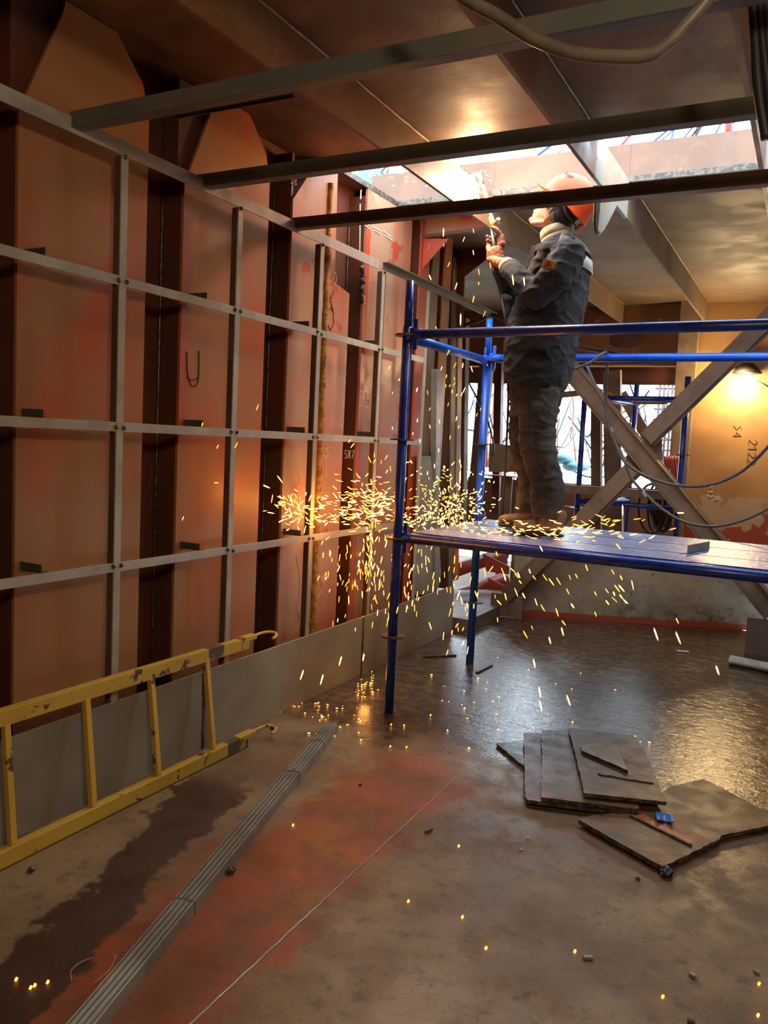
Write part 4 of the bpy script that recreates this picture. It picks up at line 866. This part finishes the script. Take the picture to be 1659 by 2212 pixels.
# gloves
for g_, arm, mt, cf in ((gR, AR, 'glove', False), (gL, AL, 'glovelit', True)):
    bm = bmesh.new(); addgrip(bm, g_, 1.0, .0012)
    w0 = arm[-1][0]; w1 = arm[-2][0]; d_ = (w1-w0).normalized()
    hull_into(bm, [(g_[0][1][0][0], .020), (g_[0][1][4][0], .020), (w0, .034)]); hull_into(bm, [(w0, .034), (w0+d_*.03, .040)])
    o = fuse('glove', bm, mt, .0034, man, 2, lambda c_: .0016*noise.noise(c_*70))
    if cf:
        o2 = obj('glove_cuff', tubebm([w0+d_*.0, w0+d_*.02, w0+d_*.055], [.041, .046, .052], 24), 'cuff', man, True)
        o3 = obj('cuff_binding', tubebm([w0-d_*.006, w0+d_*.003], [.0415, .0425], 24), 'black', man, True)
# jacket
def folds(c_, k=1.0):
    a1 = noise.noise(Vector((c_.x*9, c_.y*9, c_.z*22))); a2 = noise.noise(Vector((c_.x*20+5, c_.y*20, c_.z*38+9)))
    r1 = (1-abs(noise.noise(Vector((c_.x*14+3, c_.y*10, c_.z*20)))*2))**3
    return k*(.006*a1+.003*a2+.007*max(r1, 0))
bm = bmesh.new()
loft(bm, [(512, 1196, 1238, .085), (530, 1182, 1256, .15), (550, 1166, 1266, .19), (600, 1143, 1269, .19), (650, 1122, 1263, .185), (700, 1108, 1250, .19), (750, 1101, 1240, .205), (795, 1099, 1233, .205), (822, 1102, 1222, .207), (843, 1115, 1209, .200)], 4.15)
JL = [S(1226, 556, 3.97, .088), S(1199, 600, 3.895, .082), S(1158, 638, 3.865, .066), S(1126, 606, 3.92, .058), S(1102, 580, 4.01, .050)]
JR = [S(1215, 562, 4.325, .086), S(1160, 612, 4.37, .078), S(1115, 645, 4.36, .064), S(1096, 615, 4.30, .054), S(1082, 582, 4.22, .046)]
chain(bm, JL); chain(bm, JR)
# hanging open front flap
hull_into(bm, [S(1084, 640, 4.25, .008), S(1080, 662, 4.28, .006), S(1100, 640, 4.22, .012), S(1100, 680, 4.24, .01)])
hull_into(bm, [S(1103, 690, 4.12, .02), S(1092, 760, 4.16, .016), S(1094, 815, 4.16, .012), S(1108, 800, 4.10, .02)])
jk = fuse('jacket', bm, 'jacket', .0085, man, 3, lambda c_: folds(c_))
def band(name, sl, a0, a1, mat, parent, pw=.8, n=30):
    bm = bmesh.new(); rows = []
    for py, xf, xk, hw in sl:
        A_, B_ = W(xf, py), W(xk, py); c_ = (A_+B_)/2; hx = (B_-A_).length/2
        rows.append([bm.verts.new(c_+Vector((math.copysign(abs(math.cos(q))**pw, math.cos(q))*hx, math.copysign(abs(math.sin(q))**pw, math.sin(q))*hw, 0))+Vector((0, 0, 0))) for q in [a0+(a1-a0)*k/n for k in range(n+1)]])
    for x_, y_ in zip(rows, rows[1:]):
        for k in range(n): bm.faces.new((x_[k], x_[k+1], y_[k+1], y_[k]))
    o = obj(name, bm, mat, None, True); s_ = o.modifiers.new('s', 'SOLIDIFY'); s_.thickness = .004; o.parent = parent; return o
band('reflective_stripe', [(562, 1166, 1273.5, .205), (575, 1160, 1274, .207), (589, 1152, 1274, .207)], -1.25, 1.25, 'reflect', jk)
band('yoke', [(516, 1195, 1247, .112), (523, 1187, 1256, .142), (533, 1178, 1264.5, .172), (545, 1168, 1270, .198), (551, 1166, 1271.5, .203)], -1.45, 1.45, 'yoke', jk)
# collar of the jacket and turtleneck
def ringtube(name, p0, p1, r0, r1, mt, par, th=.006, sy=1.0):
    o = obj(name, tubebm([p0, (p0+p1)/2, p1], [r0, (r0+r1)/2+.002, r1], 28), mt, par, True); return o
ringtube('turtleneck', W(1208, 540, 4.14), W(1198, 492, 4.14), .088, .070, 'sweater', man)
ringtube('collar_fold', W(1202, 512, 4.14), W(1197, 494, 4.14), .079, .074, 'sweater', man)
bm = bmesh.new(); prism(bm, [W(*q) for q in ((1160, 529, 4.03), (1200, 512, 4.02), (1240, 500, 4.05), (1243, 516, 4.03), (1205, 536, 3.985), (1178, 553, 4.0), (1152, 567, 4.02), (1156, 545, 4.01))], (0, -.012, 0)); obj('collar_flap', bm, 'jacket', jk, bevel=.004)
bm = bmesh.new(); prism(bm, [W(*q) for q in ((1152, 532, 4.17), (1172, 530, 4.17), (1150, 580, 4.14), (1128, 584, 4.14), (1143, 560, 4.15))], (0, -.02, 0)); obj('lapel', bm, 'jacket', jk, bevel=.004)
# sleeve patch
pc = [W(x, y, 3.803) for x, y in ((1176, 559), (1201, 567), (1193, 581), (1168, 577))]; bm = bmesh.new(); prism(bm, pc, (0, .012, 0)); pt = obj('sleeve_badge', bm, 'patchy', jk, bevel=.001)
c_ = sum(pc, Vector())/4; bm = bmesh.new(); prism(bm, [c_+Vector(q) for q in ((-.022, -.0025, -.012), (.018, -.0025, -.014), (.016, -.0025, -.002), (.006, -.0025, .012), (0, -.0025, .016), (-.014, -.0025, .004))], (0, .004, 0)); obj('badge_emblem', bm, 'patchr', pt)
bm = bmesh.new(); tube(bm, pc+[pc[0]], .0016, 5); obj('badge_border', bm, 'black', pt)
# trousers
bm = bmesh.new()
loft(bm, [(800, 1118, 1216, .175, 4.15), (835, 1110, 1213, .18, 4.15), (862, 1108, 1209, .165, 4.15), (885, 1112, 1202, .12, 4.15)], 4.15)
loft(bm, [(840, 1120, 1208, .075, 4.07), (880, 1121, 1204, .094, 4.06), (930, 1126, 1197, .088, 4.05), (958, 1123, 1196, .088, 4.04), (985, 1130, 1203, .083, 4.035), (1020, 1140, 1211, .08, 4.03), (1045, 1149, 1215, .078, 4.02), (1075, 1148, 1217, .08, 4.02), (1100, 1150, 1217, .083, 4.02), (1118, 1158, 1216, .078, 4.02)], ny)
loft(bm, [(835, 1108, 1195, .10), (880, 1105, 1180, .098), (930, 1105, 1172, .09), (955, 1101, 1168, .09), (985, 1108, 1170, .085), (1015, 1119, 1175, .08), (1045, 1124, 1182, .078), (1080, 1120, 1184, .08), (1106, 1120, 1182, .078)], fyy)
fuse('trousers', bm, 'trousers', .0085, man, 3, lambda c_: folds(c_, 1.1))
bm = bmesh.new(); tube(bm, [W(x, y, 3.945) for x, y in ((1150, 860), (1147, 900), (1150, 950), (1158, 1000), (1168, 1040), (1172, 1100))], .0022, 6, smooth=5); obj('side_seam', bm, 'trousers', man)
# boots
PZ0 = .92
for Y, hx, hy, tx, lb in ((ny-.02, 1200, 1150, 1122, ''), (fyy, 1160, 1138, 1090, '')):
    hz = PZ0; hp = Vector((W(hx, hy, Y).x, Y, PZ0)); tp = Vector((W(tx, hy, Y).x, Y-.02, PZ0)); dv = tp-hp
    bm = bmesh.new()
    hull_into(bm, [(hp+Vector((0, 0, .050)), (.040, .036, .03)), (hp+dv*.35+Vector((0, 0, .052)), (.04, .038, .034)), (hp+Vector((0, 0, .12)), (.052, .046, .03))])
    hull_into(bm, [(hp+dv*.35+Vector((0, 0, .055)), (.04, .040, .036)), (hp+dv*.75+Vector((0, 0, .050)), (.04, .046, .030)), (hp+dv*.98+Vector((0, 0, .046)), (.035, .038, .026))])
    bt = fuse('boot', bm, 'boot', .005, man, 3, lambda c_: .0015*noise.noise(c_*40))
    bm = bmesh.new(); hull_into(bm, [(hp+Vector((-.0, 0, .013)), (.048, .040, .012)), (hp+dv*.3+Vector((0, 0, .013)), (.04, .038, .012))]); hull_into(bm, [(hp+dv*.3+Vector((0, 0, .014)), (.04, .036, .012)), (hp+dv*.75+Vector((0, 0, .014)), (.045, .050, .013)), (hp+dv*.99+Vector((0, 0, .016)), (.042, .042, .014))])
    so = fuse('sole', bm, 'sole', .005, bt, 1)
# knit cap
bm = bmesh.new(); bmesh.ops.create_uvsphere(bm, u_segments=40, v_segments=28, radius=1, matrix=Matrix.Translation(H(-.014, .020))@Matrix((hf, hl, hu)).transposed().to_4x4()@Matrix.Diagonal((.106, .086, .100, 1)))
bmesh.ops.bisect_plane(bm, geom=bm.verts[:]+bm.edges[:]+bm.faces[:], plane_co=H(.07, .018), plane_no=(hf*.60-hu*.80).normalized(), clear_outer=True)
o = obj('knit_cap', bm, 'knit', man, True); s_ = o.modifiers.new('s', 'SOLIDIFY'); s_.thickness = .006; s_.offset = 1
bm = bmesh.new(); chain(bm, [(H(-.02, .03, -.070), .026), (H(-.055, -.03, -.058), .026), (H(-.085, -.06, -.02), .026), (H(-.085, -.06, .02), .026), (H(-.055, -.03, .058), .026), (H(-.02, .03, .070), .026)]); chain(bm, [(H(-.03, -.035, -.062), .024), (H(-.06, -.085, -.03), .024), (H(-.06, -.085, .03), .024)])
fuse('cap_fold', bm, 'knit', .006, man, 3)
# helmet
ha = R(38); qf = Vector((-math.cos(ha), 0, math.sin(ha))); qu = Vector((math.sin(ha), 0, math.cos(ha))); qc = W(1229, 433, 4.14)
def Q(f_, u_, l_=0): return qc+qf*f_+qu*u_+hl*l_
hm = bmesh.new(); NU, NV = 40, 14; rg = []
for j in range(NV+1):
    ph = j/NV*math.pi/2; row = []
    for k in range(NU):
        th = 2*math.pi*k/NU; cf_ = math.cos(th)*math.cos(ph); cl_ = math.sin(th)*math.cos(ph); cu_ = math.sin(ph)
        rdg = 1+(.035*math.exp(-(cl_/.16)**2)*(.3 if cf_ > .75 else 1))
        row.append(hm.verts.new(Q(cf_*.140*rdg, cu_*.125*rdg, cl_*.112)))
    rg.append(row)
for a, b in zip(rg, rg[1:]):
    for k in range(NU): hm.faces.new((a[k], a[(k+1) % NU], b[(k+1) % NU], b[k]))
# lower skirt, brim at the front, drop at the back
sk, br_ = [], []
for k in range(NU):
    th = 2*math.pi*k/NU; c_, s_ = math.cos(th), math.sin(th); fr = max(c_, 0)
    sk.append(hm.verts.new(Q(c_*.143, -.018-.022*max(-c_, 0), s_*.115)))
    br_.append(hm.verts.new(Q(c_*(.150+.052*fr**1.5), -.022-.026*max(-c_, 0)-.004*fr, s_*(.122+.004*fr))))
for A_, B_ in ((sk, rg[0]), (br_, sk)):
    for k in range(NU): hm.faces.new((A_[k], A_[(k+1) % NU], B_[(k+1) % NU], B_[k]))
bmesh.ops.remove_doubles(hm, verts=hm.verts[:], dist=.0005)
ho = obj('helmet', hm, 'helmet', man, True); s_ = ho.modifiers.new('s', 'SOLIDIFY'); s_.thickness = .004; s_.offset = -1
bm = bmesh.new()
for k in range(5):
    p = Q(.070-.010*k, .078, -.083+.0005*k); bar(bm, p, p+qu*.016-qf*.003+Vector((0, .007, 0)), .003, .004)
obj('vent_slots', bm, 'black', ho)
bm = bmesh.new(); tube(bm, [Q(-.02, -.02, -.115), Q(-.07, -.06, -.098), Q(-.12, -.075, -.04), Q(-.12, -.075, .04), Q(-.07, -.06, .098)], .006, 8, smooth=5); obj('head_band', bm, 'black', ho, True)
bm = bmesh.new(); hull_into(bm, [(Q(-.135, -.06), .012), (Q(-.125, -.085), .010)]); obj('adjuster', bm, 'helmet', ho, True)
# ================================================================== TORCH
t = thing('cutting_torch', 'brass cutting torch held up by the worker, its tip at the bright flame', 'torch', loc=tuple(hax0))
L = [setsmooth(obj('handle', tubebm([hax0-ax_*.03, hax1], .0125, 14), 'black'))]
vb = W(1065, 484, 4.11)
L.append(setsmooth(obj('valve_body', tubebm([hax1-ax_*.01, vb, W(1060, 468, 4.11)], [.012, .0165, .013], 12), 'brass')))
L.append(setsmooth(obj('valve_stem', tubebm([vb, vb+Vector((.02, -.01, .008)), vb+Vector((.035, -.015, .012))], .006, 10), 'brass')))
L.append(setsmooth(obj('valve_knob', tubebm([vb+Vector((.03, -.012, .010)), vb+Vector((.042, -.017, .014))], [.016, .015], 12), 'steel')))
L.append(setsmooth(obj('valve_knob', tubebm([vb+Vector((.005, -.012, -.02)), vb+Vector((.012, -.030, -.03))], [.010, .011], 12), 'steel')))
L.append(setsmooth(obj('gas_tube', tubebm([W(1060, 470, 4.11), W(1053, 445, 4.11), W(1046, 415, 4.11), W(1040, 392, 4.11)], .0065, 10, 6), 'copper')))
L.append(setsmooth(obj('gas_tube', tubebm([W(1063, 469, 4.13), W(1057, 445, 4.13), W(1050, 415, 4.13), W(1042, 394, 4.12)], .005, 10, 6), 'copper')))
L.append(setsmooth(obj('nozzle', tubebm([W(1042, 398, 4.11), W(1036, 380, 4.10), W(1026, 374, 4.09)], [.011, .011, .007], 12), 'copper')))
L.append(setsmooth(obj('gas_hose', tubebm([hax0-ax_*.02, W(1074, 600, 4.14), W(1082, 640, 4.16), W(1092, 690, 4.12), W(1098, 740, 4.12), W(1095, 800, 4.12), W(1098, 860, 4.16), W(1092, 1000, 4.36), W(1085, 1115, 4.42)], .007, 10, 6), 'black')))
kids(t, L)
fl0, fl1 = W(1024, 374, 4.09), Vector((BX[0]+.03, 4.06, 2.715))
bm = bmesh.new(); tube(bm, [fl0, fl0+(fl1-fl0)*.3, fl0+(fl1-fl0)*.7, fl1], [.006, .012, .016, .028], 12)
for k in range(34):
    d_ = Vector((random.gauss(0, 1), random.gauss(0, 1), random.gauss(0, 1))).normalized(); d_.x = abs(d_.x)*.5 if random.random() < .5 else d_.x
    s0 = fl1+d_*.01; tube(bm, [s0, s0+d_*random.uniform(.03, .09)], [.010, .002], 5)
bmesh.ops.create_icosphere(bm, subdivisions=2, radius=.035, matrix=Matrix.Translation(fl1))
tag(obj('torch_flame', bm, 'flame', smooth=True), 'white-hot cutting flame striking the deck beam', 'flame')
bm = bmesh.new()
for k in range(16): bmesh.ops.create_icosphere(bm, subdivisions=1, radius=random.uniform(.006, .014), matrix=Matrix.Translation(Vector((BX[0]+.01, 3.90+k*.018, 2.60+random.uniform(.0, .05)))))
tag(obj('molten_edge', bm, 'sparkhot', smooth=True), 'molten glowing drips along the beam edge under the flame', 'molten metal', kind='stuff')
# ================================================================== SPARKS
random.seed(5)
SP = []   # (p, dir, length, radius, hot, label, group)
def addsp(px, py, ax, v, ang, ln, r, hot, grp):
    p = at(px, py, ax, v); d_ = RR*math.cos(ang)-DD*math.sin(ang)
    SP.append((p, d_, ln, r, hot, grp))
G = {'torch': 'sparks flying off the torch flame', 'rail': 'sparks bouncing along the wall grid above the lowest crossbar', 'deck': 'sparks swarming between the two left scaffold posts', 'plank': 'sparks skidding around the boots on the platform', 'fall': 'sparks falling below the left end of the platform', 'fallr': 'sparks falling below the long blue platform rail', 'floor': 'sparks glowing on the floor', 'drop': 'sparks dropping past the worker'}
GLAB = {'torch': 'orange spark streak spraying from the torch flame', 'rail': 'glowing spark streak bouncing off the red wall panels', 'deck': 'glowing spark between the two left scaffold posts', 'plank': 'glowing spark streak skidding on the platform around the boots', 'fall': 'orange spark streak falling below the left end of the platform', 'fallr': 'orange spark streak falling below the long platform rail', 'floor': 'small glowing ember resting on the floor', 'drop': 'orange spark dropping through the air beside the worker'}
def clus(n, cx_, cy_, sx_, sy_, ax, v, angf, lf, rf, grp, hot=.3, lim=None):
    k = 0
    while k < n:
        x, y = random.gauss(cx_, sx_), random.gauss(cy_, sy_)
        if lim and not (lim[0] < x < lim[2] and lim[1] < y < lim[3]): continue
        vv = v if not callable(v) else v()
        addsp(x, y, ax, vv, angf(x, y), lf(), rf(), random.random() < hot, grp); k += 1
U_ = random.uniform
def rad(cx_, cy_, j=.6): return lambda x, y: math.atan2(-(y-cy_), x-cx_)+random.gauss(0, j)
hor = lambda x, y: random.gauss(-.08, .35)
ver = lambda x, y: math.pi/2+random.gauss(-.12, .22)
f1 = lambda: U_(.018, .045); f2 = lambda: U_(.0015, .0031)
clus(70, 640, 1098, 28, 20, 'x', -2.20, rad(650, 1110, .5), f1, f2, 'rail', .5)
clus(45, 720, 1110, 45, 14, 'x', -2.20, hor, f1, f2, 'rail', .5)
clus(190, 805, 1090, 42, 24, 'x', -2.16, hor, f1, f2, 'rail', .55)
clus(60, 800, 1075, 60, 50, 'x', -2.1, rad(800, 1090), f1, f2, 'rail', .3)
clus(300, 975, 1085, 46, 40, 'y', lambda: U_(4.0, 4.6), rad(980, 1090, .7), lambda: U_(.010, .028), lambda: U_(.0018, .0034), 'deck', .6, (868, 980, 1100, 1150))
clus(120, 940, 1125, 60, 15, 'y', lambda: U_(3.7, 4.5), rad(980, 1090, .7), lambda: U_(.010, .025), f2, 'deck', .6, (860, 1060, 1100, 1150))
clus(60, 1060, 1150, 40, 8, 'y', lambda: U_(3.75, 4.0), hor, lambda: U_(.012, .035), f2, 'plank', .7)
clus(60, 1160, 1140, 75, 14, 'y', lambda: U_(3.75, 3.95), hor, f1, f2, 'plank', .4, (1000, 1075, 1400, 1175))
clus(50, 1250, 1140, 80, 22, 'y', lambda: U_(3.75, 4.2), lambda x, y: random.gauss(.15, .35), f1, f2, 'plank', .3, (1200, 1080, 1500, 1180))
clus(150, 790, 1240, 80, 60, 'y', lambda: U_(3.5, 4.3), ver, lambda: U_(.02, .05), f2, 'fall', .3, (560, 1160, 930, 1420))
clus(40, 800, 1190, 10, 40, 'x', -2.1, ver, f1, f2, 'fall', .5)
clus(60, 940, 1280, 70, 80, 'y', lambda: U_(3.3, 4.3), ver, lambda: U_(.02, .05), f2, 'fall', .3, (840, 1180, 1080, 1500))
clus(46, 1190, 1270, 110, 60, 'y', lambda: U_(3.2, 3.56), lambda x, y: math.pi/2+random.gauss(.45, .2), lambda: U_(.02, .045), f2, 'fallr', .3, (1060, 1180, 1600, 1500))
clus(26, 990, 700, 40, 130, 'y', lambda: U_(3.9, 4.5), ver, f1, f2, 'drop', .3, (880, 430, 1060, 960))
clus(30, 940, 900, 60, 70, 'y', lambda: U_(3.9, 4.5), ver, lambda: U_(.012, .03), f2, 'drop', .4, (820, 780, 1060, 1010))
clus(120, 950, 340, 45, 32, 'y', lambda: U_(3.9, 4.2), rad(1000, 375, .3), lambda: U_(.015, .04), f2, 'torch', .6, (820, 230, 1030, 430))
clus(60, 1000, 385, 30, 22, 'y', lambda: U_(3.9, 4.1), rad(1000, 360, .3), lambda: U_(.012, .03), f2, 'torch', .7, (900, 330, 1060, 470))
def femb(n, cx_, cy_, sx_, sy_):
    for _ in range(n):
        x, y = random.gauss(cx_, sx_), random.gauss(cy_, sy_); p = at(x, y, 'z', .006)
        a = U_(0, 6.28); SP.append((p, Vector((math.cos(a), math.sin(a), .1)), U_(.006, .016), U_(.0018, .003), random.random() < .4, 'floor'))
femb(34, 790, 1482, 16, 12); femb(26, 680, 1532, 34, 9); femb(12, 760, 1560, 50, 20); femb(26, 1000, 1500, 120, 60); femb(18, 1300, 1640, 120, 80)
for x, y in ((35, 2112), (66, 2130), (103, 2118), (75, 2125), (882, 1944), (999, 1978), (1050, 2045), (1242, 2052), (633, 1780), (878, 1614), (1640, 2122), (1638, 2190), (991, 1825), (1432, 2150), (843, 1612), (1237, 1560), (930, 1545), (845, 1565)):
    p = at(x, y, 'z', .008); SP.append((p, Vector((.3, .3, .9)), .012, .0038, False, 'floor'))
for x, y, an, ln in ((958, 502, 1.55, .05), (995, 690, 1.55, .06), (994, 1030, 1.55, .07), (652, 1458, 1.25, .05), (695, 1468, 1.3, .05), (735, 1428, 1.3, .045), (785, 1420, 1.4, .035), (1417, 1370, 1.9, .055), (1465, 1378, 1.95, .055), (1166, 1495, 1.75, .05), (1228, 1513, 1.9, .05), (1168, 1525, 1.8, .05), (1154, 1433, 1.8, .04), (1550, 1448, 1.9, .04), (1108, 605, 1.7, .05), (1132, 608, 1.7, .04), (467, 1043, 3.1, .02), (510, 962, 1.1, .03), (470, 965, 1.1, .02), (437, 917, 1.3, .02), (395, 1120, 1.2, .02), (556, 880, 1.2, .03), (1345, 1102, 1.6, .05), (1470, 1108, 0, .03), (840, 215, 0, .02), (1080, 275, 2.8, .02), (365, 1, 1, .01)):
    if y < 10: continue
    Y = 3.6 if y > 600 else 4.0
    if x < 600: addsp(x, y, 'x', -2.2, an, ln, .002, False, 'drop')
    elif y > 1180 and x > 1080: addsp(x, y, 'y', 3.3, an, ln, .0030, True, 'fallr')
    elif y > 1180: addsp(x, y, 'y', 3.0, an, ln, .0030, True, 'fall')
    else: addsp(x, y, 'y', Y, an, ln, .0030, True, 'drop')
def spark_geo(bm, p, d_, ln, r_, mi):
    u, v = ortho(d_); a = bm.verts.new(p-d_*ln/2); b = bm.verts.new(p+d_*ln/2)
    m1 = [bm.verts.new(p-d_*ln*.28+(u*math.cos(q)+v*math.sin(q))*r_*.85) for q in [2*math.pi*k/5 for k in range(5)]]
    m2 = [bm.verts.new(p+d_*ln*.28+(u*math.cos(q)+v*math.sin(q))*r_) for q in [2*math.pi*k/5 for k in range(5)]]
    for k in range(5):
        for f_ in ((a, m1[(k+1) % 5], m1[k]), (m1[k], m1[(k+1) % 5], m2[(k+1) % 5], m2[k]), (b, m2[k], m2[(k+1) % 5])):
            bm.faces.new(f_).material_index = mi
sz = lambda s_: s_[2]*s_[3]/((s_[0]-EYE).length**2)
SP.sort(key=sz, reverse=True)
for s_ in SP[:300]:
    p, d_, ln, r_, hot, g_ = s_; bm = bmesh.new(); spark_geo(bm, Vector((0, 0, 0)), d_, ln, r_, 0)
    if p.z < .05: p = Vector((p.x, p.y, .004))
    o = obj('spark', bm, 'sparkhot' if hot else 'spark'); o.location = p; tag(o, GLAB[g_], 'spark', G[g_])
bm = bmesh.new()
for p, d_, ln, r_, hot, g_ in SP[300:]: spark_geo(bm, p, d_, ln, r_, 1 if hot else 0)
tag(obj('spark_shower', bm, ['spark', 'sparkhot']), 'shower of the smaller sparks over the platform and along the wall grid', 'sparks', kind='stuff')
# ================================================================== LIGHTS
def light(name, loc, col, power, r_=.1, ty='POINT'):
    l = bpy.data.lights.new(name, ty); l.color = col; l.energy = power
    if ty == 'POINT': l.shadow_soft_size = r_
    o = bpy.data.objects.new(name, l); C.objects.link(o); o.location = loc; return o
light('torch_light', (-1.66, 4.0, 2.70), (1, .50, .17), 20, .05)
light('torch_light_above', (-1.80, 3.80, 2.68), (1, .45, .13), 7, .05)
light('lamp_light', lp+Vector((-.05, -.12, -.02)), (1, .70, .34), 44, .08)
light('work_light_behind', (.75, -.1, 2.4), (1, .80, .54), 80, .16)
light('spark_glow', (-2.14, 3.52, 1.0), (1, .33, .05), 2.6, .05); light('spark_glow', (-2.24, 2.98, 1.10), (1, .33, .05), .35, .03); light('spark_glow', (-2.0, 4.0, 1.02), (1, .4, .08), 2.6, .05)
light('spark_glow', (-1.5, 4.2, 1.09), (1, .45, .1), .5, .06); light('spark_glow', (-2.0, 3.7, .08), (1, .4, .08), .3, .03)
